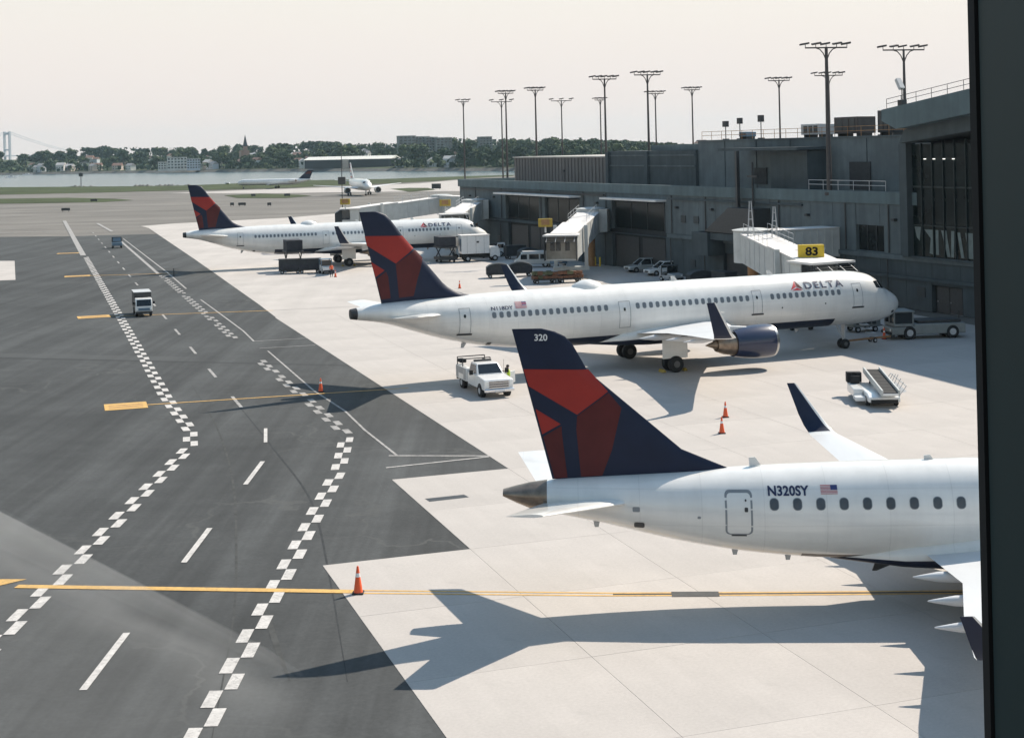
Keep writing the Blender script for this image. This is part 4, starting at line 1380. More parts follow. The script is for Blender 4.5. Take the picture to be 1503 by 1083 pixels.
# glass hall at the right with a rising flat roof
GH = thing('glass_hall', 'dark glass fronted hall with a jutting roof that rises to the right', 'terminal', TO, TRZ)
def gb(name, x0, x1, y0, y1, z0, z1, m, parent=GH, bevel=0):
    return MB().box(x0, x1, y0, y1, z0, z1).obj(name, M[m], parent, bevel=bevel)
def slab_sl(name, pts_xz, y0, y1, m, parent=GH):
    return MB().side(pts_xz, y0, y1).obj(name, M[m], parent)
zt = lambda x: 19.05 - 0.117 * (x + 0.7) * 1.0
# roof edge 3 m out from the facade, long overhang at the far end
slab_sl('fascia', [(-0.7, 19.0), (-60, 25.9), (-60, 23.5), (-2.8, 17.15), (-0.7, 17.95)], -12, 3.0, 'parapet')
slab_sl('soffit_beam', [(-2.2, 17.1), (-60, 23.4), (-60, 21.6), (-1.4, 15.8)], -11.5, 1.6, 'wall_lo')
gb('hall_core', -60, -2.0, -20, -1.6, 9.0, 16.0, 'recess')
gb('column', -1.3, -0.4, -.35, .75, 5.1, 15.9, 'wall_lo')
gb('corner_wall', -0.4, 0.25, -14, .40, 5.1, 15.7, 'wall_lo')
for i in range(7):
    x1 = -1.4 - i * 1.55
    gb('mullion', x1 - 1.46, x1 - 1.38, 0.06, .28, 5.1, 15.75 + .1 * i, 'hall_frame')
    for z0, z1 in ((5.15, 8.0), (8.2, 11.6), (11.75, 15.7)):
        gb('pane', x1 - 1.36, x1 - 0.03, 0.10, .14, z0, z1, 'hall_glass')
for z in (8.0, 11.6):
    gb('transom', -13, -1.4, .02, .2, z, z + .14, 'hall_frame')
gb('sill', -14, -0.2, -.3, .5, 4.95, 5.13, 'wall_lo')
# reflections in the lowest row of panes, shaped as thin pale polygons
for pts in ([(-1.6, 7.9), (-2.5, 7.9), (-2.3, 6.6), (-1.9, 6.9)], [(-3.0, 7.7), (-4.4, 7.7), (-4.2, 5.4), (-3.7, 5.5), (-3.9, 6.9)], [(-4.6, 7.7), (-5.0, 7.7), (-5.0, 5.4), (-4.6, 5.4)],
            [(-5.4, 7.7), (-6.1, 7.7), (-6.6, 5.3), (-6.2, 5.3)], [(-6.8, 7.7), (-7.2, 7.7), (-7.1, 5.3), (-6.7, 5.3)], [(-7.6, 7.6), (-8.0, 7.6), (-8.5, 5.3), (-8.1, 5.3)], [(-8.7, 7.6), (-9.9, 7.6), (-9.9, 5.3), (-9.1, 5.3)]):
    MB().side(pts, .145, .165).obj('blind', M['blind'], GH)  # pale polygon standing in for a pane reflection
# lit ceiling lamps seen through the glass
ml = mat('hall_lamp', (1, 1, 1), emit=((1, .97, .88), 1.0))
M['hall_lamp'] = ml
for i, x in enumerate((-3.6, -4.9, -6.3, -7.6)):
    gb('ceiling_lamp', x - .16, x + .16, 0.37, 0.42, 14.25, 14.33, 'hall_lamp')
railing('railing', GH, -14, -1.0, 2.6, 20.5, 1.0, 1.9, 'dark', .03, -0.116)
t = thing('roof_floodlight', 'tilted floodlight head on the tip of the jutting glass hall roof', 'floodlight', twall(-2.8, 2.2, 19.25), TRZ)
MB().tube((0, 0, 0), (0, 0, 1.7), .05).obj('mast', M['dark'], t)
MB().box(-.18, .18, -.25, .25, -.55, .55, 0, Matrix.Translation((.3, 0, 2.1)) @ Matrix.Rotation(R(32), 4, 'Y')).obj('lamp_head', M['strut'], t)
MB().box(-.3, .3, -.3, .3, 0, .6).obj('base', M['dark'], t)

# ------------------------------------------------------------------ viewing gallery the photo is taken from
gal = thing('gallery_building', 'dark gallery wall and floor under the window at the right edge', 'building', (0, 0, 0))
MB().box(-4, 8, -9, 0.55, 0, 14.3).obj('wall', M['wall_lo'], gal)
MB().box(-4, 8, -9, 1.25, 14.31, 14.6).obj('floor', M['recess'], gal)
wf = thing('window_frame', 'dark upright window jamb along the right edge of the view', 'window frame', (0.346, 1.1, 14.6))
MB().box(0.0, 0.46, -0.62, -0.016, 0, 3.4).obj('jamb', M['frame'], wf, bevel=.003)
MB().box(-0.002, 0.03, -0.0155, 0.0, 0, 3.4).obj('gasket', M['gasket'], wf)

# ------------------------------------------------------------------ jet bridges
M['shutter'] = mat('worn_shutter', (0.24, 0.225, 0.195), 0.7, var=0.2, scale=1.5)
def ribbed_box(mb, L, w, h, X, m=0, rib=0.9):
    mb.box(0, L, -w / 2, w / 2, 0, h, m, X)
    k = rib
    while k < L - 0.1:
        for sg in (-1, 1):
            mb.box(k - .05, k + .05, sg * w / 2 - (0 if sg > 0 else .07), sg * w / 2 + (.07 if sg > 0 else 0), 0.08, h - .08, m, X)
        k += rib
def span(p0, p1):
    """matrix whose x runs from p0 to p1, y sideways level, z up"""
    p0, p1 = Vector(p0), Vector(p1)
    d = (p1 - p0)
    L = d.length
    x = d.normalized()
    y = Vector((0, 0, 1)).cross(x).normalized()
    z = x.cross(y)
    Mx = Matrix((x, y, z)).transposed().to_4x4()
    Mx.translation = p0
    return Mx, L
def handrail(mb, X, L, w, h, sides=(-1, 1)):
    for sg in sides:
        n = max(2, int(L / 1.8))
        for k in range(n + 1):
            mb.tube((L * k / n, sg * w / 2, h), (L * k / n, sg * w / 2, h + 1.0), .025, n=4, X=X)
        for hh in (.5, 1.0):
            mb.tube((0, sg * w / 2, h + hh), (L, sg * w / 2, h + hh), .025, n=4, X=X)
def jet_bridge(label, rot, cab, cabz, rotz, face, stub=None, number=None, masts=True, signpos=None, signrot=0, closed=False):
    """rot: rotunda centre, cab: centre of the cab, face: heading of the cab opening"""
    t = thing('jet_bridge', label, 'jet bridge', (rot[0], rot[1], 0), 0, 'jet bridges along the concourse')
    o = Vector((rot[0], rot[1], 0))
    rel = lambda p: Vector(p) - o
    MB().lathe([(rotz - .15, 1.9), (rotz + 2.95, 1.9), (rotz + 3.1, 2.05), (rotz + 3.25, 1.2), (rotz + 3.3, .05)], (0, 0, 0), 'z', 24).obj('rotunda', M['bridge'], t, smooth=30)
    MB().lathe([(0, .9), (.15, .9), (.16, .55), (rotz - .15, .55)], (0, 0, 0), 'z', 16).obj('column', M['rust'], t, smooth=30)
    if stub:
        X, L = span(rel((*stub, rotz)), (0, 0, rotz))
        mb = MB()
        ribbed_box(mb, L - 1.5, 3.0, 2.9, X)
        s = mb.obj('fixed_walkway', M['bridge'], t)
        MB().box(0, L - 1.5, -1.55, 1.55, 2.92, 3.02, 0, X).obj('walkway_roof', M['bridge_roof'], s)
    c = rel((cab[0], cab[1], cabz))
    X, L = span((0, 0, rotz), c)
    X = X @ Matrix.Translation((1.4, 0, 0))
    L -= 2.6
    La = L * .55
    mb = MB()
    mb.box(0, La, -1.45, 1.45, 0, 2.75, 0, X)
    a = mb.obj('outer_tunnel', M['bridge'], t)
    for q in range(1, int(La / 2.4)):
        for sg in (-1, 1):
            MB().box(q * 2.4, q * 2.4 + .06, sg * 1.45 - .04, sg * 1.45 + .04, .1, 2.65, 0, X).obj('seam', M['strut'], a)
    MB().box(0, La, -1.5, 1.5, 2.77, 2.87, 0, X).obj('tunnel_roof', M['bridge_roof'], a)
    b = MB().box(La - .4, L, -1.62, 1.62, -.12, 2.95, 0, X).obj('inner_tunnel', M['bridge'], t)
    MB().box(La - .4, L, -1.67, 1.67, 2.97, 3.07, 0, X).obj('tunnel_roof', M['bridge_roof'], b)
    for q in range(1, int((L - La) / 2.2)):
        for sg in (-1, 1):
            MB().box(La + q * 2.2, La + q * 2.2 + .06, sg * 1.62 - .04, sg * 1.62 + .04, 0, 2.8, 0, X).obj('seam', M['strut'], b)
    mb = MB()
    handrail(mb, X @ Matrix.Translation((.3, 0, 0)), La * .8, 2.4, 2.87)
    mb.obj('handrail', M['strut'], t)
    # drive legs and bogie
    d = X @ Vector((La + (L - La) * .45, 0, 0))
    side = (X.to_3x3() @ Vector((0, 1, 0))).normalized()
    mb = MB()
    for sg in (-1, 1):
        q = d + side * sg * 1.95
        mb.box(q.x - .22, q.x + .22, q.y - .22, q.y + .22, .9, d.z + 3.3)
    mb.box(d.x - 2.1 * abs(side.x) - .2, d.x + 2.1 * abs(side.x) + .2, d.y - 2.1 * abs(side.y) - .25, d.y + 2.1 * abs(side.y) + .25, .8, 1.25)
    lg = mb.obj('lift_column', M['bridge'], t, bevel=.03)
    rzb = math.atan2(side.y, side.x)
    for sg in (-1, 1):
        q = d + side * sg * .8
        w = wheel(lg, q.x, q.y, .5, .35)
        w.rotation_euler.z = rzb + R(90)
    # cab
    F = Matrix.Translation(c) @ Matrix.Rotation(face, 4, 'Z')
    mb = MB()
    mb.prism([(-1.7, -1.75), (1.2, -1.95), (1.2, 1.95), (-1.7, 1.75)], 0, .2, 0, F)
    mb.prism([(-1.7, -1.75), (-1.5, -1.75), (-1.5, 1.75), (-1.7, 1.75)], .2, 2.9, 0, F)
    for sg in (-1, 1):
        mb.prism([(-1.7, sg * 1.75), (-.2, sg * 1.85), (-.2, sg * 1.72), (-1.7, sg * 1.62)], .2, 2.9, 0, F)
        mb.prism([(-.2, sg * 1.85), (1.2, sg * 1.95), (1.2, sg * 1.82), (-.2, sg * 1.72)], .2, 1.15, 0, F)
    cb = mb.obj('cab', M['bridge'], t)
    mb = MB()
    mb.prism([(-1.9, -2.0), (1.6, -2.2), (1.6, 2.2), (-1.9, 2.0)], 2.95, 3.12, 0, F)
    mb.obj('cab_roof', M['bridge_roof'], cb)
    for sg in (-1, 1):
        MB().prism([(-.1, sg * 1.84), (1.15, sg * 1.93), (1.15, sg * 1.88), (-.1, sg * 1.79)], 1.2, 2.85, 0, F).obj('cab_window', M['glass'], cb)
    mb = MB()
    for k in range(5):
        x = 1.2 + .26 * k
        h = 2.95 - .17 * k
        for sg in (-1, 1):
            mb.prism([(x, sg * 1.9), (x + .2, sg * 1.9), (x + .2, sg * 1.98), (x, sg * 1.98)], .1, h, 0, F)
        mb.prism([(x, -1.95), (x + .2, -1.95), (x + .2, 1.95), (x, 1.95)], h, h + .06, 0, F)
    mb.obj('bellows', M['cover'], cb)
    mb = MB()
    for k in range(4):
        y = -1.7 + k * 1.13
        mb.tube((1.25, y, 2.97), (2.45, y, 2.34), .035, n=5, X=F)
    mb.obj('bellows_arm', M['strut'], cb)
    if closed:
        mb = MB()
        mb.prism([(1.05, -1.82), (1.15, -1.82), (1.15, 1.82), (1.05, 1.82)], .2, 2.94, 0, F)
        sh_ = mb.obj('cab_shutter', M['shutter'], cb)
        for y in (-1.05, -.35, .75):
            MB().prism([(1.16, y - .28), (1.19, y - .28), (1.19, y + .28), (1.16, y + .28)], 1.2, 2.3, 0, F).obj('shutter_window', M['glass'], sh_)
    # service stair
    e = X @ Vector((L - .6, -1.65 if side.y < 0 else 1.65, 0))
    mb = MB()
    sgn = Vector((-side.x, -side.y, 0)) if False else side
    for k in range(11):
        z = e.z - (e.z - .1) * k / 10
        q = e + sgn * (0.4 + .26 * k)
        mb.box(q.x - .35, q.x + .35, q.y - .35, q.y + .35, z - .05, z)
    mb.obj('service_stair', M['strut'], t)
    if masts:
        for k, (dx, hh) in enumerate(((2.6, 3.4), (5.2, 3.0))):
            q = X @ Vector((dx, 0.9 if k else -.9, 2.87))
            mb = MB()
            for ax in (-.28, .28):
                for ay in (-.28, .28):
                    mb.tube((q.x + ax, q.y + ay, q.z), (q.x + ax * .3, q.y + ay * .3, q.z + hh), .035, n=4)
            for z in (.8, 1.6, 2.4):
                f = 1 - .7 * z / hh
                mb.box(q.x - .28 * f, q.x + .28 * f, q.y - .28 * f, q.y + .28 * f, q.z + z, q.z + z + .05)
            mb.obj('lattice_mast', M['strut'], t)
    # gate sign
    if signpos:
        sx, sy, sz = signpos
        p = rel((sx, sy, 0))
        X2 = Matrix.Translation((p.x, p.y, sz)) @ Matrix.Rotation(signrot, 4, 'Z')
        hw_ = 1.05 if number else .85
        sn = MB().box(-hw_, hw_, -.28, .28, 0, 1.05 if number else 1.0, 0, X2).obj('gate_sign', M['yellow' if number else 'yellow_dull'], t, bevel=.03)
        MB().tube((p.x, p.y, sz - .7), (p.x, p.y, sz), .1).obj('sign_post', M['strut'], sn)
        if number:
            me = text_mesh(number, 1.0, 0.035)
            v, f = fit_text(me, -.52, .52, .16, .88)
            MB().add([X2 @ Vector((x, -.295, z)) for x, z in v], f).obj('gate_number', M['gasket'], sn, normals=False)
        else:
            MB().box(-.5, .5, -.30, -.285, .25, .9, 0, X2).obj('gate_number', M['rust'], sn)
    return t
jet_bridge('jet bridge with the yellow 83 sign docked at the nearer long airliner', (24.0, 147.6), (24.75, 118.5), 3.45, 4.35, R(111.2 + 180 + 5), stub=twall(12, .1, 0)[:2], number='83', signpos=(24.6, 121.6, 6.6))
jet_bridge('jet bridge standing free, its dark-windowed cab turned towards the apron', (10.5, 198.8), (5.9, 178.2), 2.5, 4.7, R(-98), stub=twall(62.6, .1, 0)[:2], signpos=(3.9, 177.6, 6.6), masts=False, closed=True)
jet_bridge('jet bridge docked at the farthest parked airliner, beside its white catering truck', (-6.3, 238.0), (-9.1, 222.0), 3.45, 4.9, R(-74 - 180 + 180), stub=twall(106, .1, 0)[:2], signpos=(-10.3, 224.2, 7.6), masts=False)
jet_bridge('farthest jet bridge, long and grey, reaching left from the end of the concourse', (-13.0, 269.0), (-28.5, 256.0), 3.3, 4.8, R(185), stub=(-7.5, 262), signpos=(-29.0, 254.5, 7.1), masts=False)
# ------------------------------------------------------------------ vehicles (forward is local +x, origin on the ground under the middle)
def lamp_pair(root, x, y, z, w, h, m='lamp', name='headlight', d=.04):
    for sg in (-1, 1):
        MB().box(x - d, x + d, sg * y - w / 2, sg * y + w / 2, z - h / 2, z + h / 2).obj(name, M[m], root, bevel=.02)
def mirrors(root, x, y, z, m='black'):
    for sg in (-1, 1):
        o = MB().box(x - .06, x + .06, sg * y - .13, sg * y + .13, z - .16, z + .16).obj('mirror', M[m], root, bevel=.03)
        MB().tube((x, sg * (y - .3), z - .05), (x, sg * (y - .1), z - .05), .025, n=5).obj('mirror_arm', M['black'], o)
def cab_glass(mb, side_poly, y, off=.006):
    for sg in (-1, 1):
        mb.add([(x, sg * (y + off), z) for x, z in side_poly], [tuple(range(len(side_poly)))])

def service_pickup(loc, rz):
    t = thing('pickup_truck', 'white pickup truck with tool body, stopped between two airliner tails', 'pickup truck', loc, rz)
    # body lower with hood
    body = MB().side([(3.02, .52), (3.05, 1.02), (2.98, 1.22), (1.35, 1.34), (1.3, .55)], -1.0, 1.0)
    body.side([(1.32, .5), (1.32, 1.34), (-.62, 1.34), (-.62, .5)], -1.0, 1.0)
    b = body.obj('body', M['truck_white'], t, bevel=.07, seg=3)
    # cab greenhouse with tapered sides
    bt = [(1.33, .93), (-.6, .93)]
    tp = [(.62, .74), (-.52, .76)]
    vs = [(bt[0][0], -.93, 1.33), (bt[0][0], .93, 1.33), (bt[1][0], .93, 1.33), (bt[1][0], -.93, 1.33), (tp[0][0], -.74, 1.98), (tp[0][0], .74, 1.98), (tp[1][0], .76, 1.98), (tp[1][0], -.76, 1.98)]
    MB().add(vs, [(0, 1, 2, 3), (4, 5, 6, 7), (0, 1, 5, 4), (1, 2, 6, 5), (2, 3, 7, 6), (3, 0, 4, 7)]).obj('cab', M['truck_white'], t, bevel=.06, seg=3)
    def quad_on(a, b2, c, d, u0, u1, v0, v1, off):
        a, b2, c, d = map(Vector, (a, b2, c, d))
        P = lambda u, v: (a * (1 - u) + b2 * u) * (1 - v) + (d * (1 - u) + c * u) * v
        nn = (b2 - a).cross(d - a).normalized()
        pts = [P(u0, v0), P(u1, v0), P(u1, v1), P(u0, v1)]
        return [q + nn * off for q in pts]
    mb = MB().add(quad_on(vs[0], vs[1], vs[5], vs[4], .06, .94, .08, .9, .012), [(0, 1, 2, 3)])
    mb.obj('windscreen', M['glass'], t)
    for a, b2, c, d in ((1, 2, 6, 5), (3, 0, 4, 7)):
        MB().add(quad_on(vs[a], vs[b2], vs[c], vs[d], .1, .9, .12, .85, .012), [(0, 1, 2, 3)]).obj('side_window', M['glass'], t)
    MB().add(quad_on(vs[2], vs[3], vs[7], vs[6], .1, .9, .15, .85, .012), [(0, 1, 2, 3)]).obj('rear_window', M['glass'], t)
    MB().tube((-.3, -.9, 1.36), (.1, -.8, 1.4), .02).obj('door_handle', M['dark'], t)
    # grille, bumper
    g = MB().box(3.03, 3.09, -.66, .66, .68, 1.14).obj('grille', M['dark'], t, bevel=.02)
    for z in (.72, .86, 1.0, 1.12):
        MB().box(3.08, 3.12, -.68, .68, z - .025, z + .025).obj('grille_bar', M['chrome'], g)
    MB().box(3.0, 3.2, -1.02, 1.02, .42, .64).obj('bumper', M['chrome'], t, bevel=.05)
    MB().box(3.19, 3.21, -.35, .35, .46, .56).obj('number_plate', M['letter_white'], t)
    lamp_pair(t, 3.02, .84, 1.0, .24, .3)
    mirrors(t, 1.0, 1.24, 1.48)
    # tool body with lids, racks
    tb_ = MB()
    tb_.box(-3.1, -.7, -1.06, -.62, .62, 1.5)
    tb_.box(-3.1, -.7, .62, 1.06, .62, 1.5)
    tb_.box(-3.1, -.7, -.62, .62, .62, .8)
    tbo = tb_.obj('tool_body', M['truck_white'], t, bevel=.04)
    for sg in (-1, 1):
        for x0, x1 in ((-1.35, -.78), (-2.45, -1.42), (-3.05, -2.52)):
            z0 = 1.02 if x0 == -2.45 else .7
            MB().box(x0, x1, sg * 1.06 - .012, sg * 1.06 + .012, z0, 1.45).obj('locker_door', M['truck_grey'], tbo, bevel=.015)
    MB().box(-3.2, -3.05, -1.0, 1.0, .5, .62).obj('rear_step', M['dark'], t)
    MB().box(-2.9, -1.0, -.5, .5, .82, 1.15).obj('cargo', M['dark'], tbo, bevel=.03)
    mb = MB()
    for x in (-2.95, -1.7):
        for sg in (-1, 1):
            mb.tube((x, sg * .98, 1.5), (x, sg * .98, 2.0), .035)
        mb.tube((x, -.98, 2.0), (x, .98, 2.0), .035)
    rk = mb.obj('rack', M['dark'], tbo)
    MB().box(-3.3, -2.5, -.9, -.45, 1.62, 1.85).obj('coil', M['black'], rk, bevel=.06)
    MB().box(-.5, -.25, -.6, .6, 1.99, 2.1).obj('light_bar', M['dark'], t, bevel=.03)
    mb = MB()
    mb.tube((-.7, .2, 1.6), (-.7, .2, 2.1), .12)
    mb.box(-.85, -.55, -.5, .1, 1.5, 1.8)
    mb.obj('beacon', M['black'], t)
    MB().tube((1.2, .95, 1.34), (1.0, 1.05, 2.2), .012, n=4).obj('aerial', M['black'], t)
    for x in (2.05, -1.95):
        for sg in (-1, 1):
            MB().lathe([(sg * .72, .48), (sg * 1.012, .48)], (x, 0, .42), 'y', 20).obj('wheel_arch', M['black'], t)
            wheel(t, x, sg * .9, .41, .27, 'strut')
    # open driver's door
    MB().box(0, 1.1, -.03, .03, .55, 1.34, 0, Matrix.Translation((.98, 1.02, 0)) @ Matrix.Rotation(R(118), 4, 'Z')).obj('open_door', M['truck_white'], t, bevel=.02)
    return t
PK = service_pickup((-2.15, 98.3, 0), R(-71))

def person(loc, rz, label, shirt='vest', legs='cloth', pose='stand'):
    """one skinned body; clothing and hair as children"""
    t = thing('person', label, 'person', loc, rz)
    J = {'pelvis': ((0, 0, .95), .15), 'waist': ((0.01, 0, 1.1), .135), 'chest': ((0.02, 0, 1.32), .165), 'neck': ((.03, 0, 1.52), .06), 'head': ((.05, 0, 1.66), .098), 'crown': ((.045, 0, 1.74), .075)}
    E_ = [('pelvis', 'waist'), ('waist', 'chest'), ('chest', 'neck'), ('neck', 'head'), ('head', 'crown')]
    for n_, sg in (('l', 1), ('r', -1)):
        J.update({'hip' + n_: ((0, sg * .10, .90), .1), 'knee' + n_: ((.03 * sg, sg * .11, .5), .07), 'ank' + n_: ((.02 * sg - .02, sg * .12, .09), .045), 'toe' + n_: ((.02 * sg + .15, sg * .14, .04), .038),
                  'sh' + n_: ((.02, sg * .19, 1.43), .068), 'elb' + n_: ((.0, sg * .27, 1.15), .05), 'wri' + n_: ((.14, sg * .25, .93), .036), 'hand' + n_: ((.19, sg * .24, .86), .034)})
        E_ += [('pelvis', 'hip' + n_), ('hip' + n_, 'knee' + n_), ('knee' + n_, 'ank' + n_), ('ank' + n_, 'toe' + n_), ('chest', 'sh' + n_), ('sh' + n_, 'elb' + n_), ('elb' + n_, 'wri' + n_), ('wri' + n_, 'hand' + n_)]
    ks = list(J)
    me = bpy.data.meshes.new('body')
    me.from_pydata([J[q][0] for q in ks], [(ks.index(a), ks.index(b)) for a, b in E_], [])
    o = bpy.data.objects.new('body', me)
    COL.objects.link(o)
    md = o.modifiers.new('skin', 'SKIN')
    for i, q in enumerate(ks):
        me.skin_vertices[0].data[i].radius = (J[q][1], J[q][1])
    me.skin_vertices[0].data[0].use_root = True
    o.modifiers.new('sub', 'SUBSURF').levels = 1
    dg = bpy.context.evaluated_depsgraph_get()
    bm_ = bpy.data.meshes.new_from_object(o.evaluated_get(dg))
    bpy.data.objects.remove(o)
    for q in (legs, shirt, 'skin', 'black'):
        bm_.materials.append(M[q])
    for p in bm_.polygons:
        c = p.center
        p.material_index = 3 if c.z < .1 else (0 if c.z < 1.0 else (1 if c.z < 1.5 else 2))
        if abs(c.y) > .2 and c.z < 1.3: p.material_index = 2 if c.z < 1.1 else 1
    bm_.shade_smooth()
    link('body', bm_, t)
    MB().lathe([(1.66, .106), (1.72, .108), (1.77, .085), (1.80, .03)], (.03, 0, 0), 'z', 14).obj('hair', M['hair'], t, smooth=60)
    MB().box(.135, .165, -.02, .02, 1.63, 1.67).obj('nose', M['skin'], t, bevel=.008)
    return t
person((-0.55, 98.0, 0), R(200), 'person in a lime safety vest behind the open door of the white pickup')
person((-23.75, 191.0, 0), R(120), 'person in an orange vest standing by the baggage tractor under the farthest parked airliner', 'vest_orange')

def belt_loader(loc, rz, label, group=None, m='truck_white', up=0.06):
    t = thing('belt_loader', label, 'belt loader', loc, rz, group)
    ch = MB().side([(-3.1, .35), (-3.1, .8), (-2.6, .95), (2.4, .95), (3.2, .75), (3.2, .4)], -.95, .95)
    ch.obj('chassis', M[m], t, bevel=.06)
    MB().box(-2.3, .9, .98, 1.55, .42, 1.02).obj('side_deck', M[m], t, bevel=.05)
    MB().box(.9, 2.2, .98, 1.6, .35, .62).obj('foot_well', M[m], t, bevel=.03)
    # driver position at far side
    MB().box(-3.0, -2.3, .62, 1.55, 1.0, 1.75).obj('console', M['black'], t, bevel=.05)
    MB().box(-2.1, -1.6, .85, 1.4, 1.02, 1.16).obj('seat', M['black'], t, bevel=.04)
    MB().box(-1.65, -1.55, .85, 1.4, 1.16, 1.6).obj('backrest', M['black'], t, bevel=.03)
    mb = MB()
    for k in range(13):
        a, b = 2 * math.pi * k / 12, 2 * math.pi * (k + 1) / 12
        if k < 12:
            mb.tube((-2.25, 1.1 + .2 * math.cos(a), 1.55 + .2 * math.sin(a)), (-2.25, 1.1 + .2 * math.cos(b), 1.55 + .2 * math.sin(b)), .025, n=5)
    mb.obj('steering_wheel', M['black'], t)
    X = Matrix.Translation((0, -.25, 1.42)) @ Matrix.Rotation(up, 4, 'Y')
    cv = MB().box(-4.1, 4.1, -.5, .5, -.18, .0, 0, X).obj('conveyor_frame', M[m], t, bevel=.02)
    MB().box(-4.08, 4.08, -.42, .42, .0, .05, 0, X).obj('belt', M['black'], cv)
    for sg in (-1, 1):
        MB().box(-4.1, 4.1, sg * .5 - .06, sg * .5 + .06, -.2, .22, 0, X).obj('side_rail', M['bridge'], cv, bevel=.02)
    mb = MB()
    for k in range(16):
        mb.box(-3.9 + k * .5, -3.85 + k * .5, -.42, .42, .05, .07, 0, X)
    mb.obj('belt_rib', M['black'], cv)
    mb = MB()
    for x in (-2.2, 2.0):
        for y in (-.6, .15):
            mb.tube((x, y, .9), (x + .4, y, 1.3), .06)
    mb.obj('lift_arm', M['dark'], t)
    mb = MB()
    for k in range(7):
        x = -3.4 + k * 1.05
        mb.tube((x, -.98, .9), (x, -1.35, 1.85 - .12 * abs(k - 3)), .025, n=5)
    mb.tube((-3.4, -1.35, 1.5), (2.9, -1.35, 1.5), .03, n=5)
    mb.obj('folding_rail', M['strut'], t)
    MB().add([(-2.6, -1.0, .95), (2.6, -1.0, .95), (2.2, -1.5, 1.0), (-2.2, -1.5, 1.0)], [(0, 1, 2, 3)]).obj('side_apron', M['truck_grey'], t)
    for x in (-2.0, 2.0):
        for sg in (-1, 1):
            wheel(t, x, sg * .85, .36, .26)
    MB().box(3.18, 3.3, -.8, .8, .35, .6).obj('bumper', M['black'], t, bevel=.02)
    return t
BL = belt_loader((22.35, 91.2, 0), R(-94), 'pale belt loader with black conveyor, alone on the sunlit apron near the shadow edge')

BL.scale = (.8, -1, .86)

def box_truck(loc, rz):
    t = thing('box_truck', 'small white box truck with dark cargo box driving down the taxilane road', 'truck', loc, rz)
    MB().box(-3.0, .95, -1.05, 1.05, .95, 2.85).obj('cargo_box', M['dark'], t, bevel=.04)
    MB().box(-3.02, .97, -1.08, 1.08, 2.86, 2.92).obj('box_roof', M['strut'], t)
    c = MB().side([(2.75, .55), (2.82, 1.25), (2.45, 2.2), (1.1, 2.25), (1.1, .55)], -1.0, 1.0).obj('cab', M['truck_white'], t, bevel=.08, seg=3)
    MB().add([(2.80, -.88, 1.33), (2.80, .88, 1.33), (2.50, .84, 2.1), (2.50, -.84, 2.1)], [(0, 1, 2, 3)]).obj('windscreen', M['glass'], c)
    mb = MB()
    cab_glass(mb, [(2.6, 1.35), (1.4, 1.35), (1.4, 2.05), (2.38, 2.05)], 1.0)
    mb.obj('side_window', M['glass'], c)
    MB().box(2.79, 2.86, -.85, .85, .78, 1.1).obj('grille', M['blue_grey'], c, bevel=.02)
    MB().box(2.75, 2.95, -1.02, 1.02, .45, .68).obj('bumper', M['dark'], t, bevel=.03)
    lamp_pair(t, 2.83, .82, .95, .26, .26)
    mirrors(t, 2.5, 1.2, 1.7)
    MB().box(-3.0, 2.5, -.4, .4, .5, .94).obj('chassis', M['black'], t)
    for x, ws in ((1.9, .85), (-1.8, .85)):
        for sg in (-1, 1):
            wheel(t, x, sg * ws, .42, .3)
    for sg in (-1, 1):
        MB().box(2.1, 2.3, sg * .4 - .2, sg * .4 + .2, 1.42, 1.75).obj('seat', M['maroon'], c)
    return t
box_truck((-38.3, 151.0, 0), R(-71.7)).scale = (.84, .82, .82)

def baggage_tractor(loc, rz, label, body='truck_white', cab='blue_grey', group=None):
    t = thing('baggage_tractor', label, 'tractor', loc, rz, group)
    MB().side([(1.45, .35), (1.45, .95), (.35, 1.05), (.2, .75), (-1.5, .75), (-1.5, .35)], -.75, .75).obj('body', M[body], t, bevel=.06)
    MB().box(-1.45, -.9, -.7, .7, .76, 1.1).obj('rear_deck', M[body], t, bevel=.04)
    MB().box(-.6, -.1, -.55, .55, .76, .95).obj('seat', M['black'], t, bevel=.04)
    mb = MB()
    for x, y in ((.3, .7), (.3, -.7), (-.95, .7), (-.95, -.7)):
        mb.box(x - .04, x + .04, y - .04, y + .04, .75, 1.85)
    c = mb.obj('cab_frame', M[cab], t)
    MB().box(-1.05, .4, -.78, .78, 1.86, 1.95).obj('cab_roof', M[cab], c, bevel=.03)
    MB().add([(.34, -.66, 1.05), (.34, .66, 1.05), (.34, .66, 1.8), (.34, -.66, 1.8)], [(0, 1, 2, 3)]).obj('windscreen', M['glass'], c)
    lamp_pair(t, 1.46, .5, .78, .2, .16)
    MB().box(1.44, 1.56, -.75, .75, .33, .52).obj('bumper', M['black'], t, bevel=.02)
    for x in (.95, -.95):
        for sg in (-1, 1):
            wheel(t, x, sg * .66, .34, .24)
    return t
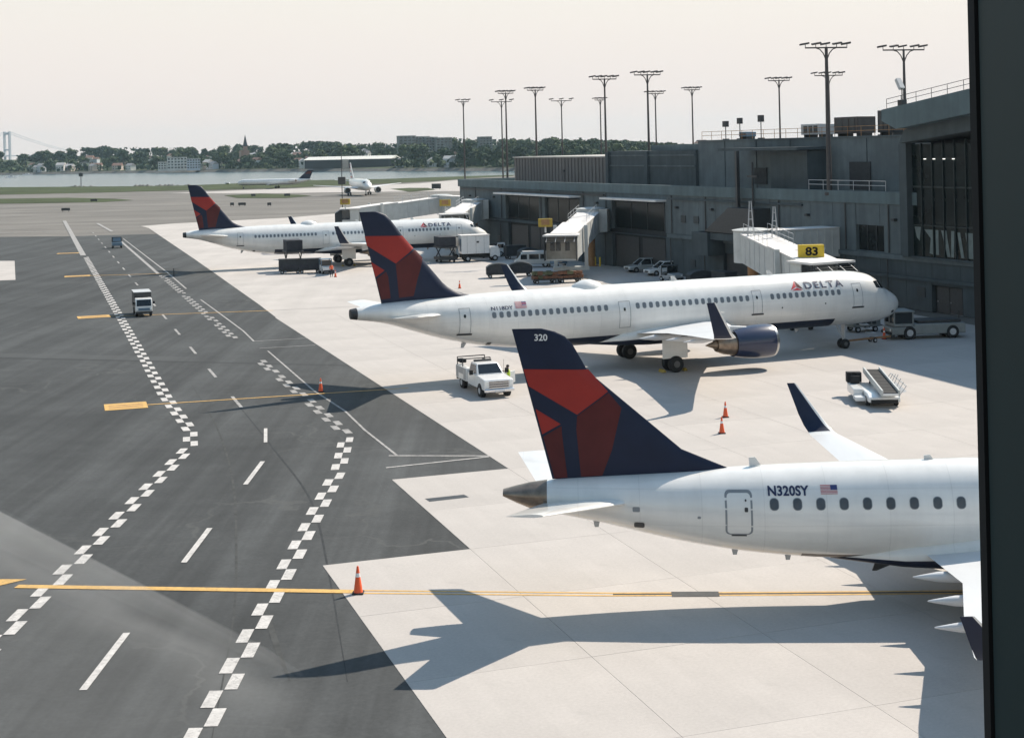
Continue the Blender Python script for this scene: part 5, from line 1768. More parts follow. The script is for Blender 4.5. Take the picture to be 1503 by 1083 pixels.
def baggage_cart(loc, rz, label, group, top='cover', round_top=False, bags=None):
    t = thing('baggage_cart', label, 'cart', loc, rz, group)
    MB().box(-1.5, 1.5, -.78, .78, .42, .55).obj('deck', M['dark'], t, bevel=.02)
    MB().tube((1.5, 0, .45), (2.3, 0, .38), .05).obj('drawbar', M['dark'], t)
    if top:
        if round_top:
            pf = [(-1.5, .56), (-1.5, 1.35)] + [(-1.5 + 3.0 * k / 8, 1.35 + .5 * math.sin(math.pi * k / 8) ** .6) for k in range(1, 8)] + [(1.5, 1.35), (1.5, .56)]
            MB().side(pf, -.78, .78).obj('tarp_cover', M[top], t, bevel=.05)
        else:
            b = MB().box(-1.5, 1.5, -.78, .78, .56, 1.9).obj('tarp_cover', M[top], t, bevel=.05)
            MB().box(-1.55, 1.55, -.82, .82, 1.91, 1.98).obj('cart_roof', M['dark'], b)
        for sg in (-1, 1):
            for x in (-.75, .75):
                MB().box(x - .65, x + .65, sg * .78 - .02, sg * .78 + .02, .62, 1.3).obj('curtain', M['bag_dark'], t, bevel=.01)
    if bags:
        rng = random.Random(bags)
        for k in range(19):
            sx, sy, sz = rng.uniform(.55, .8), rng.uniform(.3, .5), rng.uniform(.28, .5)
            x, y = -1.2 + (k % 5) * .6, (-.36, .36)[(k // 5) % 2]
            z = .56 + .47 * (k // 10)
            bc = rng.choice(['bag_brown', 'bag_dark', 'bag_green', 'bag_brown'])
            bx = tag(MB().box(-sx / 2, sx / 2, -sy / 2, sy / 2, 0, sz).obj('suitcase', M[bc], None, bevel=.05),
                '%s suitcase, %s layer, %s, on the %s open cart' % ({'bag_brown': 'brown', 'bag_dark': 'black', 'bag_green': 'olive'}[bc], 'top' if k >= 10 else 'bottom', ('at the left end', 'left of the middle', 'in the middle', 'right of the middle', 'at the right end')[k % 5] + (' facing the camera' if (k // 5) % 2 == 0 else ' at the back'), 'left' if bags == 3 else 'right'), 'suitcase', 'suitcases heaped on the open carts')
            X = Matrix.Translation(loc) @ Matrix.Rotation(rz, 4, 'Z')
            bx.location = X @ Vector((x, y, z + .002))
            bx.rotation_euler.z = rz + rng.uniform(-.3, .3)
    for x in (-1.05, 1.05):
        for sg in (-1, 1):
            wheel(t, x, sg * .6, .24, .16)
    return t
GC = 'baggage carts at the gates'
baggage_cart((-30.2, 198.2, 0), R(6), 'dark covered baggage cart under the open rear hold of the farthest parked airliner', GC)
baggage_cart((-27.6, 198.3, 0), R(8), 'dark covered baggage cart coupled next to the pale baggage tractor', GC)
baggage_tractor((-25.2, 197.0, 0), R(-70), 'small pale blue baggage tractor beside two dark carts at the farthest airliner')
baggage_cart((-2.0, 184.2, 0), R(5), 'black round-topped baggage cart left of a raised wingtip', GC, 'cover', True)
baggage_cart((.75, 185.6, 0), R(5), 'black round-topped baggage cart right of a raised wingtip, behind it', GC, 'cover', True)
baggage_cart((3.6, 175.2, 0), R(12), 'open cart heaped with brown suitcases, left one below the free-standing jet bridge', GC, None, False, 3)
baggage_cart((6.6, 175.6, 0), R(12), 'open cart heaped with dark suitcases, right one below the free-standing jet bridge', GC, None, False, 8)

def catering_truck(loc, rz):
    t = thing('catering_truck', 'white high-box catering truck parked against the nose of the farthest airliner', 'truck', loc, rz)
    b = MB().box(-2.4, 1.7, -1.2, 1.2, 1.15, 3.75).obj('cargo_box', M['truck_white'], t, bevel=.04)
    MB().box(-2.5, 1.8, -1.28, 1.28, 3.76, 3.84).obj('box_roof', M['bridge_roof'], b)
    for x in (-1.6, -.3, .9):
        MB().box(x - .03, x + .03, -1.24, -1.2, 1.2, 3.7).obj('box_rib', M['strut'], b)
    MB().box(-2.44, -2.40, -.8, .2, 1.5, 3.3).obj('roller_door', M['blue_grey'], b)
    MB().box(-.2, .15, -1.235, -1.205, 2.7, 2.95).obj('emblem', M['dark'], b)
    MB().side([(3.3, .6), (3.3, 1.4), (3.0, 2.1), (1.8, 2.1), (1.8, .6)], -1.1, 1.1).obj('cab', M['truck_white'], t, bevel=.08)
    MB().box(-2.3, 3.1, -.9, .9, .55, 1.1).obj('chassis', M['black'], t)
    mb = MB()
    for sg in (-1, 1):
        mb.tube((-1.8, sg * .7, .7), (1.2, sg * .7, 1.15), .07)
        mb.tube((1.2, sg * .7, .7), (-1.8, sg * .7, 1.15), .07)
    mb.obj('scissor_lift', M['dark'], t)
    for x in (2.5, -1.5):
        for sg in (-1, 1):
            wheel(t, x, sg * .95, .45, .32)
    return t
catering_truck((-5.4, 212.6, 0), R(14))

def small_car(kind, loc, rz, label, cat, group=None, m='car_white'):
    t = thing(kind, label, cat, loc, rz, group)
    L = 2.4
    MB().side([(L, .35), (L, .62), (L - .1, .8), (1.05, .98), (-L + .05, 1.0), (-L, .8), (-L, .35)], -.92, .92).obj('body', M[m], t, bevel=.1, seg=3)
    vs = [(1.15, -.86, .97), (1.15, .86, .97), (-2.3, .86, .99), (-2.3, -.86, .99), (.2, -.68, 1.66), (.2, .68, 1.66), (-2.0, .68, 1.68), (-2.0, -.68, 1.68)]
    fs = [(0, 1, 2, 3), (4, 5, 6, 7), (0, 1, 5, 4), (1, 2, 6, 5), (2, 3, 7, 6), (3, 0, 4, 7)]
    gh = MB().add(vs, fs).obj('greenhouse', M['glass'], t)
    MB().add([(.26, -.7, 1.64), (.26, .7, 1.64), (-2.06, .7, 1.66), (-2.06, -.7, 1.66), (.2, -.66, 1.74), (.2, .66, 1.74), (-1.98, .66, 1.76), (-1.98, -.66, 1.76)], fs).obj('roof', M[m], gh, bevel=.04)
    mb = MB()
    for sg in (-1, 1):
        for a, b in (((1.15, .86), (.2, .68)), ((-.75, .865), (-.72, .69)), ((-2.28, .86), (-1.98, .68))):
            mb.tube((a[0], sg * a[1], .98), (b[0], sg * b[1], 1.68), .045, n=5)
    mb.obj('pillar', M[m], gh)
    lamp_pair(t, L - .02, .68, .7, .32, .16)
    lamp_pair(t, -L + .02, .74, .82, .2, .2, 'red', 'tail_light')
    MB().box(L - .03, L + .03, -.45, .45, .45, .66).obj('grille', M['dark'], t, bevel=.02)
    mirrors(t, .85, 1.0, 1.05, m)
    for x in (1.45, -1.45):
        for sg in (-1, 1):
            MB().lathe([(sg * .66, .37), (sg * .93, .37)], (x, 0, .34), 'y', 18).obj('wheel_arch', M['black'], t)
            wheel(t, x, sg * .83, .34, .22, 'chrome')
    return t
small_car('parked_car', (18.6, 182.6, 0), R(200), 'white minivan parked in the shade of the terminal, nearer of two', 'car', 'cars parked beside the terminal')
small_car('parked_car', (16.6, 188.2, 0), R(200), 'silver car parked behind the white minivan, nose showing', 'car', 'cars parked beside the terminal', 'car_silver')

def crew_truck(loc, rz):
    t = thing('utility_truck', 'white utility truck with small cab and flat bed behind the catering truck', 'truck', loc, rz)
    MB().side([(2.3, .5), (2.35, 1.2), (2.0, 1.95), (.9, 2.0), (.9, .5)], -.95, .95).obj('cab', M['truck_white'], t, bevel=.08)
    mb = MB()
    cab_glass(mb, [(2.15, 1.25), (1.1, 1.25), (1.1, 1.85), (1.95, 1.85)], .95)
    mb.obj('side_window', M['glass'], t)
    MB().add([(2.36, -.8, 1.25), (2.36, .8, 1.25), (2.04, .76, 1.9), (2.04, -.76, 1.9)], [(0, 1, 2, 3)]).obj('windscreen', M['glass'], t)
    MB().box(-2.3, .85, -.95, .95, .6, 1.15).obj('bed', M['truck_white'], t, bevel=.04)
    lamp_pair(t, 2.33, .75, .9, .2, .2)
    for x in (1.55, -1.5):
        for sg in (-1, 1):
            wheel(t, x, sg * .82, .4, .26)
    return t
crew_truck((-.4, 221.8, 0), R(182))

def panel_van(loc, rz, label):
    t = thing('panel_van', label, 'van', loc, rz)
    MB().side([(2.5, .45), (2.5, 1.0), (2.2, 1.25), (1.6, 2.05), (-2.5, 2.1), (-2.5, .45)], -.98, .98).obj('body', M['car_silver'], t, bevel=.1, seg=3)
    MB().box(-2.45, 1.45, -.9, .9, 2.11, 2.2).obj('roof_panel', M['truck_white'], t, bevel=.03)
    MB().add([(2.235, -.85, 1.27), (2.235, .85, 1.27), (1.68, .8, 1.98), (1.68, -.8, 1.98)], [(0, 1, 2, 3)]).obj('windscreen', M['glass'], t)
    for sg in (-1, 1):
        for x0, x1 in ((.9, 1.75), (-.7, .6), (-2.3, -.9)):
            MB().box(x0, x1, sg * .98 - .015, sg * .98 + .015, 1.15, 1.8).obj('side_window', M['glass'], t)
    lamp_pair(t, 2.5, .75, .85, .22, .2)
    for x in (1.6, -1.6):
        for sg in (-1, 1):
            wheel(t, x, sg * .84, .36, .24)
    return t
panel_van((2.6, 199.4, 0), R(184), 'silver van with white roof beside the free-standing jet bridge cab')

def pushback(loc, rz):
    t = thing('pushback_tug', 'white pushback tug with cab in the terminal shade before the long airliner nose', 'tug', loc, rz)
    MB().side([(3.2, .4), (3.2, 1.0), (1.3, 1.05), (1.3, 1.25), (-3.0, 1.25), (-3.0, .4)], -1.15, 1.15).obj('body', M['tug_paint'], t, bevel=.08)
    c = MB().box(1.35, 3.0, -1.1, 1.1, 1.06, 1.3).obj('cab_base', M['tug_paint'], t, bevel=.04)
    mb = MB()
    for x in (1.4, 2.95):
        for y in (-1.05, 0, 1.05):
            mb.box(x - .05, x + .05, y - .05, y + .05, 1.3, 2.2)
    mb.obj('cab_pillar', M['tug_paint'], c)
    MB().box(1.44, 2.92, -1.03, 1.03, 1.31, 2.18).obj('cab_glass', M['glass'], c)
    MB().box(1.25, 3.1, -1.15, 1.15, 2.2, 2.32).obj('cab_roof', M['tug_paint'], c, bevel=.04)
    MB().box(-2.7, .9, -.9, .9, 1.26, 1.5).obj('engine_cover', M['dark'], t, bevel=.05)
    lamp_pair(t, 3.2, .8, .8, .24, .2)
    MB().box(3.15, 3.3, -1.1, 1.1, .4, .62).obj('bumper', M['black'], t, bevel=.02)
    MB().tube((-2.9, 0, 1.25), (-2.9, 0, 2.1), .05).obj('exhaust', M['dark'], t)
    for x in (1.7, -1.9):
        for sg in (-1, 1):
            wheel(t, x, sg * 1.0, .55, .38)
    return t
pushback((33.4, 119.9, 0), R(186))
tb2 = thing('tow_bar', 'tow bar lying between the airliner nose wheel and the white pushback tug', 'tow bar', (28.4, 117.6, 0), R(25))
MB().tube((-2.3, 0, .3), (2.0, 0, .35), .08).obj('bar', M['rust'], tb2)
for sg in (-1, 1):
    wheel(tb2, .2, sg * .3, .2, .12)
MB().box(2.0, 2.3, -.2, .2, .25, .45).obj('hitch', M['dark'], tb2)

gc = thing('utility_cart', 'small dark cart-like vehicle far up the road between the checkered lines', 'utility vehicle', (-71.0, 263, 0), R(-71))
MB().box(-1.2, 1.2, -.85, .85, .45, 1.05).obj('body', M['blue_grey'], gc, bevel=.06)
MB().box(-1.2, .3, -.85, .85, 1.06, 2.0).obj('cab', M['dark'], gc, bevel=.06)
MB().add([(.33, -.7, 1.2), (.33, .7, 1.2), (.31, .7, 1.85), (.31, -.7, 1.85)], [(0, 1, 2, 3)]).obj('windscreen', M['blue_grey'], gc)
for x in (.8, -.8):
    for sg in (-1, 1):
        wheel(gc, x, sg * .72, .34, .22)

# gear around the farthest parked airliner
lo = thing('hold_loader', 'dark lifting loader standing at the rear hold of the farthest parked airliner', 'loader', (-30.4, 202.4, 0), R(108))
MB().box(-1.6, 1.6, -1.2, 1.2, .4, .8).obj('chassis', M['dark'], lo, bevel=.04)
mb = MB()
for x in (-1.2, 1.2):
    mb.tube((x, -1, .8), (-x, -1, 2.6), .09); mb.tube((x, 1, .8), (-x, 1, 2.6), .09)
mb.obj('scissor_arm', M['dark'], lo)
MB().box(-1.7, 1.7, -1.2, 1.2, 2.62, 2.8).obj('platform', M['dark'], lo, bevel=.03)
MB().box(-1.5, 1.5, -1.1, 1.1, 2.81, 4.3).obj('container', M['bag_dark'], lo, bevel=.04)
for x in (-1.1, 1.1):
    for sg in (-1, 1):
        wheel(lo, x, sg * 1.0, .34, .24)
fl = thing('hold_loader', 'dark loader at the forward hold of the farthest airliner, near the catering truck', 'loader', (-9.9, 212.0, 0), R(108))
MB().box(-1.6, 1.6, -1.3, 1.3, .4, .8).obj('chassis', M['dark'], fl, bevel=.04)
MB().box(-1.5, 1.5, -1.25, 1.25, 2.3, 3.7).obj('container', M['bag_dark'], fl, bevel=.04)
MB().box(-1.7, 1.7, -1.3, 1.3, 2.1, 2.28).obj('platform', M['dark'], fl)
mb = MB()
for x in (-1.2, 1.2):
    mb.tube((x, -1, .8), (-x, -1, 2.1), .09); mb.tube((x, 1, .8), (-x, 1, 2.1), .09)
mb.obj('scissor_arm', M['dark'], fl)
for x in (-1.1, 1.1):
    for sg in (-1, 1):
        wheel(fl, x, sg * 1.0, .34, .24)
belt_loader((-34.5, 238, 0), R(190), 'distant belt loader with raised conveyor behind the back of the farthest parked airliner', None, 'truck_grey', -.22)
baggage_tractor((-39, 240, 0), R(170), 'distant brown baggage tractor behind the farthest parked airliner', 'rust', 'dark')

# equipment parked in the shade along the concourse
def wallside(L, off): return twall(L, off, 0)
for i, (L, off, lab) in enumerate(((26.5, 4.2, 'dark baggage cart below the sloping stair cover'), (31, 4.6, 'dark baggage cart left of the stair tower foot'), (72, 4.5, 'dark baggage cart in the shade right of the silver van'), (79, 5, 'dark baggage cart at the roller doors, right one'), (83.5, 5.2, 'dark baggage cart at the roller doors, left one'), (92, 4.4, 'dark baggage cart nearest the catering truck in the shade'))):
    baggage_cart(wallside(L, off), TRZ + R((0, 80, 5, 90, 86, 12)[i]), lab, GC, 'cover', i % 2 == 1)
baggage_tractor(wallside(38, 4.5), TRZ + R(185), 'low grey baggage tractor right of the parked white minivan', 'truck_grey', 'dark')
def ground_unit(loc, rz, label, m):
    t = thing('power_unit', label, 'power unit', loc, rz, 'ground units in the terminal shade')
    b = MB().box(-1.3, 1.3, -.8, .8, .45, 1.65).obj('housing', M[m], t, bevel=.08)
    for k in range(4):
        MB().box(-1.0 + k * .5, -.65 + k * .5, -.83, -.80, .7, 1.4).obj('louvre', M['dark'], b)
    MB().tube((.6, .2, 1.65), (.6, .2, 2.05), .07).obj('exhaust', M['black'], b)
    MB().tube((1.3, 0, .5), (2.1, 0, .4), .05).obj('drawbar', M['dark'], t)
    for x in (-.8, .8):
        for sg in (-1, 1):
            wheel(t, x, sg * .68, .26, .18)
ground_unit(wallside(66, 6.5), TRZ + R(20), 'blue-grey power unit under the fixed walkway of the free-standing bridge', 'blue_grey')
ground_unit(wallside(88, 7.5), TRZ + R(70), 'grey power unit in the shade behind the catering truck', 'truck_grey')
ground_unit((20.4, 141.5, 0), R(40), 'grey power unit beside the brown column of the gate 83 bridge', 'truck_grey')
ground_unit((29.4, 124.5, 0), R(15), 'white power unit behind the nose of the long airliner at gate 83', 'tug_paint')
def chock(x, y, rz, lab):
    t = thing('wheel_chock', lab, 'wheel chock', (x, y, 0.02), rz, 'wheel chocks at the airliners')
    MB().side([(-.16, 0), (.16, 0), (.05, .2), (-.05, .2)], -.35, .35).obj('block', M['yellow_dull'], t, bevel=.01)
    MB().tube((0, -.35, .1), (0, -.6, .1), .012, n=5).obj('rope', M['black'], t)
for pl, ysx, who in ((A, 3.8, 'nearer long airliner'), (B, 3.8, 'farthest parked airliner')):
    for dx, w_ in ((-.85, 'before'), (.85, 'behind')):
        q = Matrix.Translation(pl.location) @ Matrix.Rotation(pl.rotation_euler.z, 4, 'Z') @ Vector((-21.97 - dx, -ysx, 0))
        chock(q.x, q.y, pl.rotation_euler.z, 'small yellow chock %s the right main wheels of the %s' % (w_, who))

# ------------------------------------------------------------------ cones, posts, bollards
def cone_proto(label, loc, h=1.15):
    s = h / 1.15
    t = thing('traffic_cone', label, 'traffic cone', loc, 0, 'orange cones on the apron')
    MB().box(-.24 * s, .24 * s, -.24 * s, .24 * s, 0, .05).obj('base', M['black'], t, bevel=.015)
    b = MB().lathe([(.05, .20 * s), (.08, .19 * s), (1.12 * s, .045 * s), (1.15 * s, .03 * s)], (0, 0, 0), 'z', 18).obj('body', M['orange'], t, smooth=40)
    MB().lathe([(.70 * s, .109 * s), (.86 * s, .085 * s)], (0, 0, 0), 'z', 18, cap=False).obj('reflective_band', M['letter_white'], b, smooth=40)
    return t
cone_proto('nearest orange cone, with a white band, standing on the yellow lead-in line', (-6.0, 53.95, .02), 1.0)
c2 = cone_proto('orange cone in the tail shadow at the yellow line on the asphalt', (-13.3, 99.6, .02), 0.92)
for lab, x, y in (('left and nearer of the two orange cones on the sunlit concrete', 11.4, 82.1), ('right and farther of the two orange cones on the sunlit concrete', 12.3, 86.9),
                  ('orange cone behind the fin of the nearer long airliner', -6.4, 171.2), ('orange cone by the airliner nose wheel in the shade', 29.9, 119.2),
                  ('orange cone at the feet of the person in the orange vest', -23.2, 190.6)):
    c = copy_tree(c2)
    c.location = (x, y, .02)
    tag(c, lab)
c = thing('marker_post', 'thin dark marker post at the far edge of the concrete', 'post', (-46.1, 199, 0))
MB().tube((0, 0, .07), (0, 0, 1.0), .06).obj('post', M['dark'], c)
MB().lathe([(0, .2), (.05, .18), (.06, .05)], (0, 0, 0), 'z', 10).obj('base', M['black'], c)
b0 = None
for i, (x, y, lab) in enumerate(((10.4, 199.3, 'left one'), (11.0, 198.6, 'middle one'), (11.6, 198.0, 'right one'), (24.2, 186.2, 'left one'), (24.8, 185.4, 'middle one'), (25.4, 184.6, 'right one'))):
    where = 'under the free-standing jet bridge' if i < 3 else 'against the terminal wall past the minivan'
    if b0 is None:
        b0 = thing('bollard', 'x', 'bollard', (x, y, 0), 0, 'yellow bollards by the terminal')
        MB().tube((0, 0, 0), (0, 0, 1.2), .13, n=12).obj('post', M['yellow'], b0)
        MB().tube((0, 0, 1.2), (0, 0, 1.26), .11, .05, n=12).obj('cap', M['yellow'], b0)
        o = b0
    else:
        o = copy_tree(b0)
        o.location = (x, y, 0)
    tag(o, 'yellow bollard %s, %s of three' % (where, lab.replace(' one', '')))

# ------------------------------------------------------------------ floodlight poles
LAMPM = MB().box(-.5, .5, -.17, .17, -.08, .08).mesh('lamp_head', [M['pole']])
def flood_pole(x, y, zb, zt_, rz, arm, label, nl=5, tilt=0.06, r=.24):
    r *= .85
    t = thing('floodlight_pole', label, 'light pole', (x, y, zb), rz, 'tall floodlight poles round the terminal')
    h = zt_ - zb
    MB().tube((0, 0, 0), (0, 0, h - .6), r, r * .55, n=10).obj('pole', M['pole'], t, smooth=40)
    MB().lathe([(0, r * 1.8), (.3, r * 1.8), (.32, r)], (0, 0, 0), 'z', 12).obj('base', M['pole'], t)
    mb = MB()
    mb.box(-arm, arm, -.07, .07, h - .75, h - .61)
    a = mb.obj('crossarm', M['pole'], t)
    mb = MB()
    for sg in (-1, 1):
        pts = [(0, 0, h - 2.6)] + [(sg * arm * .5 * (1 - math.cos(k / 4 * 1.57)), 0, h - 2.6 + 1.9 * math.sin(k / 4 * 1.57)) for k in range(1, 5)]
        mb.path(pts, .055)
    mb.obj('curved_brace', M['pole'], t)
    for k in range(nl):
        xx = -arm + 2 * arm * k / (nl - 1)
        o = link('lamp_head', LAMPM, a, (xx, -.2 if k % 2 else .25, h - .25))
        o.rotation_euler = (R(12 if k % 2 else -8), R(-9), R(random.uniform(-15, 15)))
        MB().tube((xx, 0, h - .7), (xx, 0, h - .3), .04, n=5).obj('lamp_stem', M['pole'], a)
    return t
def fp(px, d, zb, arm, label, yaw=0.1, nl=5, zt_=26.5, roll=0.0, r=.24):
    x = (px - 750) / 2156 * d
    return flood_pole(x, d, zb, zt_, yaw, arm, label, nl, r=r)
fp(1215.5, 152, 10.56, 2.25, 'thick floodlight pole on the low roof edge, tallest in view', .15, r=.34)
fp(1218, 217, 0, 2.1, 'floodlight pole seen directly behind the thick roof pole, its arm lower', .1)
fp(1329, 159, 17.5, 2.4, 'floodlight pole rising behind the jutting roof of the glass hall, rightmost', .2)
fp(1145, 231, 0, 1.7, 'floodlight pole behind the tall concourse roof, left of the thick roof pole', .1)
fp(1017, 262, 0, 1.4, 'floodlight pole rising at the left end of the tall concourse roof', .15)
fp(889, 212, 10.56, 1.75, 'floodlight pole on the roof where brown and grey upper storeys meet', .2)
fp(952, 202, 10.56, 1.85, 'tall floodlight pole before the grey middle storey, just left of a shorter one', .2)
fp(963, 277, 0, 1.6, 'shorter floodlight pole close behind the tall one at the grey middle storey', .15)
fp(743.5, 258, 10.5, 1.35, 'floodlight pole at the left end of the brown upper storey, right of a close pair', .25)
fp(787, 247, 10.56, 1.4, 'floodlight pole before the brown upper storey, second from its left end', .3)
fp(737, 304, 0, 2.1, 'floodlight pole beyond the concourse end, left of a close pair, with a wide curved brace', 0, 3)
fp(825, 307, 0, 2.1, 'floodlight pole above the middle of the brown storey, with a wide curved brace', 0, 3)
fp(882, 308, 0, 1.2, 'floodlight pole closely left of the one where the storeys meet, thinner', .3)
fp(681, 298, 0, 1.1, 'leftmost floodlight pole, standing clear of the concourse end', .3, 3)
t = thing('mast', 'thin dark mast with a small box, standing alone left of the farthest jet bridge', 'mast', (-41, 354, 0))
MB().tube((0, 0, 0), (0, 0, 17), .12, .08, n=8).obj('pole', M['dark'], t)
MB().box(-.9, .9, -.5, .5, 8.4, 10.2).obj('box', M['dark'], t, bevel=.1)
MB().box(-.4, .4, -.4, .4, 0, .4).obj('base', M['dark'], t)

# ------------------------------------------------------------------ taxiway signs
sp = None
for x, y, wd, lab in ((-136, 447, 2.6, 'on the grey pavement at far left'), (-153, 537, 2.4, 'on the right half of the left grass island'), (-88, 461, 1.2, 'left small one before the middle grass island'), (-84.5, 459, 2.4, 'wider one right of the small one before the middle grass island'),
                      (-75, 453, 1.2, 'small one nearest the middle of the pavement'), (-98, 556, 1.6, 'left one on the middle grass island'), (-84, 548, 2.2, 'right one on the middle grass island'), (-31, 600, 3.8, 'large one left of the concourse end')):
    s = thing('taxiway_sign', 'low dark taxiway sign, ' + lab, 'airfield sign', (x, y, 0), R(random.uniform(-8, 8)), 'taxiway signs on the airfield')
    MB().box(-wd / 2, wd / 2, -.2, .2, .35, 1.15 if wd < 3 else 2.4).obj('panel', M['dark'], s, bevel=.04)
    for q in (-1, 1):
        MB().box(q * wd * .35 - .06, q * wd * .35 + .06, -.06, .06, 0, .35).obj('leg', M['dark'], s)
# ------------------------------------------------------------------ bay and far shore
def boat(x, y, rz, label, L=8):
    t = thing('motor_boat', label, 'boat', (x, y, -3.2), rz, 'boats on the bay')
    MB().prism([(-L / 2, -L * .15), (L * .2, -L * .16), (L / 2, 0), (L * .2, L * .16), (-L / 2, L * .15)], -.2, 1.0).obj('hull', M['truck_white'], t, bevel=.1)
    MB().side([(-L * .2, 1.0), (-L * .18, 2.2), (L * .08, 2.2), (L * .2, 1.0)], -L * .1, L * .1).obj('cabin', M['truck_white'], t, bevel=.08)
    MB().box(-L * .15, L * .09, -L * .105, L * .105, 1.5, 2.0).obj('window', M['glass'], t)
boat(-545, 1600, R(20), 'white motor boat on the water at the far left', 14)
boat(-600, 1820, R(10), 'dark-shored white boat close to the far bank at left', 12)
boat(-175, 905, R(5), 'low white boat above the tail of the distant T-tailed jet', 9)
br = thing('breakwater', 'low dark heap of rocks in the water off the left shore', 'rocks', (-262, 890, -3.3))
rg = random.Random(4)
def rocks(parent, x0, x1, y, n, h):
    for k in range(n):
        x = x0 + (x1 - x0) * k / (n - 1)
        s = rg.uniform(.6, 1.1) * h
        b = bmesh.new()
        bmesh.ops.create_icosphere(b, subdivisions=1, radius=1)
        for v in b.verts:
            v.co = Vector((v.co.x * s * 1.5, v.co.y * s * 1.3, v.co.z * s)) * rg.uniform(.85, 1.15)
        me = bpy.data.meshes.new('rock')
        b.to_mesh(me)
        b.free()
        me.materials.append(M['rock'])
        link('rock', me, parent, (x, y + rg.uniform(-2, 2), .6))
rocks(br, -9, 9, 0, 9, 2.6)
br2 = thing('breakwater', 'long low line of dark rocks in the water right of the rock heap', 'rocks', (-205, 855, -3.3))
rocks(br2, -14, 22, 0, 16, 2.4)
t = thing('harbour_beacon', 'thin beacon mast standing on the rock heap', 'beacon', (-262, 893, -1.5))
MB().tube((0, 0, 0), (0, 0, 9), .3, .2).obj('mast', M['dark'], t)
MB().box(-1.2, 1.2, -.4, .4, 6.5, 8.6).obj('board', M['dark'], t)

FS = [(-3400, 2300), (-1400, 2060), (-657, 1887), (-461, 1771), (-276, 1604), (-124, 1403), (-6, 1246), (128, 1110), (420, 1000), (900, 900)]
def shore_at(f):
    """point and inland normal at parameter f (0..1) along the part of the shore in view"""
    P = FS[1:-1]
    L = [0]
    for a, b in zip(P[:-1], P[1:]): L.append(L[-1] + math.dist(a, b))
    s = f * L[-1]
    i = max(k for k in range(len(P) - 1) if L[k] <= s + 1e-6)
    u = (s - L[i]) / (L[i + 1] - L[i])
    a, b = Vector(P[i]), Vector(P[i + 1])
    d = (b - a).normalized()
    n = Vector((-d.y, d.x))
    if n.y < 0: n = -n
    return a.lerp(b, u), n
def hill(dist, f=0.5):
    return float(np.interp(dist, [0, 6, 60, 150, 300, 420, 900], [-3.4, -.6, 1.2, 4, 11.0, 14.0, 16.0]))
mb = MB()
N, DS_ = 80, [0, 6, 60, 150, 300, 420, 900]
for i in range(N + 1):
    p, n = shore_at(i / N)
    for d in DS_:
        q = p + n * d
        mb.v.append((q.x, q.y, hill(d)))
K = len(DS_)
for i in range(N):
    for j in range(K - 1):
        mb.f.append([i * K + j, (i + 1) * K + j, (i + 1) * K + j + 1, i * K + j + 1])
        mb.m.append(0 if j else 1)
M['far_ground'] = mat('far_ground', (0.06, 0.07, 0.04), 0.95, var=.4, scale=.01, spec=.1)
tag(mb.obj('far_shore', [M['far_ground'], M['rock']]), kind='structure')

# trees: several crowns of small leaf clumps on a few limbs, then copies
def tree_proto(seed, h, w, lm):
    g = random.Random(seed)
    blobs = []
    for k in range(g.randint(6, 9)):
        a = g.uniform(0, 6.28)
        rr = g.uniform(.1, .36) * w
        blobs.append((rr * math.cos(a), rr * math.sin(a), h * g.uniform(.42, .82), w * g.uniform(.2, .32)))
    blobs.append((0, 0, h * .8, w * .26))
    mb = MB()
    for (bx, by, bz, r) in blobs:
        for _ in range(70):
            v = Vector((g.gauss(0, 1), g.gauss(0, 1), g.gauss(0, 1))).normalized() * r * g.uniform(.55, 1.05)
            c = Vector((bx, by, bz)) + Vector((v.x, v.y, v.z * .8))
            s = g.uniform(.55, 1.25)
            u = Vector((g.gauss(0, 1), g.gauss(0, 1), g.gauss(0, 1))).normalized()
            q = u.orthogonal().normalized()
            q2 = u.cross(q)
            mb.add([c + q * s, c + q2 * s * .8, c - q * s * .7, c - q2 * s], [(0, 1, 2, 3)], g.choice([0, 0, 1]))
        b = bmesh.new()
        bmesh.ops.create_icosphere(b, subdivisions=1, radius=r * .72)
        mb.add([v.co + Vector((bx, by, bz)) for v in b.verts], [[v.index for v in f.verts] for f in b.faces], 0)
        b.free()
    cm = mb.mesh('crown', [M['leaf'][lm], M['leaf'][(lm + 1) % 3]], normals=False)
    tk = MB().tube((0, 0, 0), (0, 0, h * .6), .35, .18, 7)
    for k in range(4):
        bx, by, bz, r = blobs[k]
        tk.tube((0, 0, h * .35), (bx, by, bz), .16, .06, 5)
    return cm, tk.mesh('trunk', [M['trunk']])
PR = [tree_proto(s, h, w, lm) for s, h, w, lm in ((1, 13, 13, 0), (2, 15, 12, 1), (3, 11, 14, 0), (4, 14, 15, 2), (5, 16, 11, 0), (6, 10, 12, 1))]
g = random.Random(21)
cnt = 0
rows = ((30, 58, 0.9), (95, 58, .95), (185, 62, 1.05), (300, 66, 1.2), (420, 50, 1.2))
SKY_X = [-100, 0, 100, 240, 380, 470, 500, 560, 650, 740, 880, 940, 1020, 1100]
SKY_H = [18, 17, 18, 14, 15, 19, 15, 13, 17, 15, 12, 6, 0, -4]      # skyline above eye level, in picture rows, along the bank
def bearing(q): return 750 + q.x / q.y * 2156
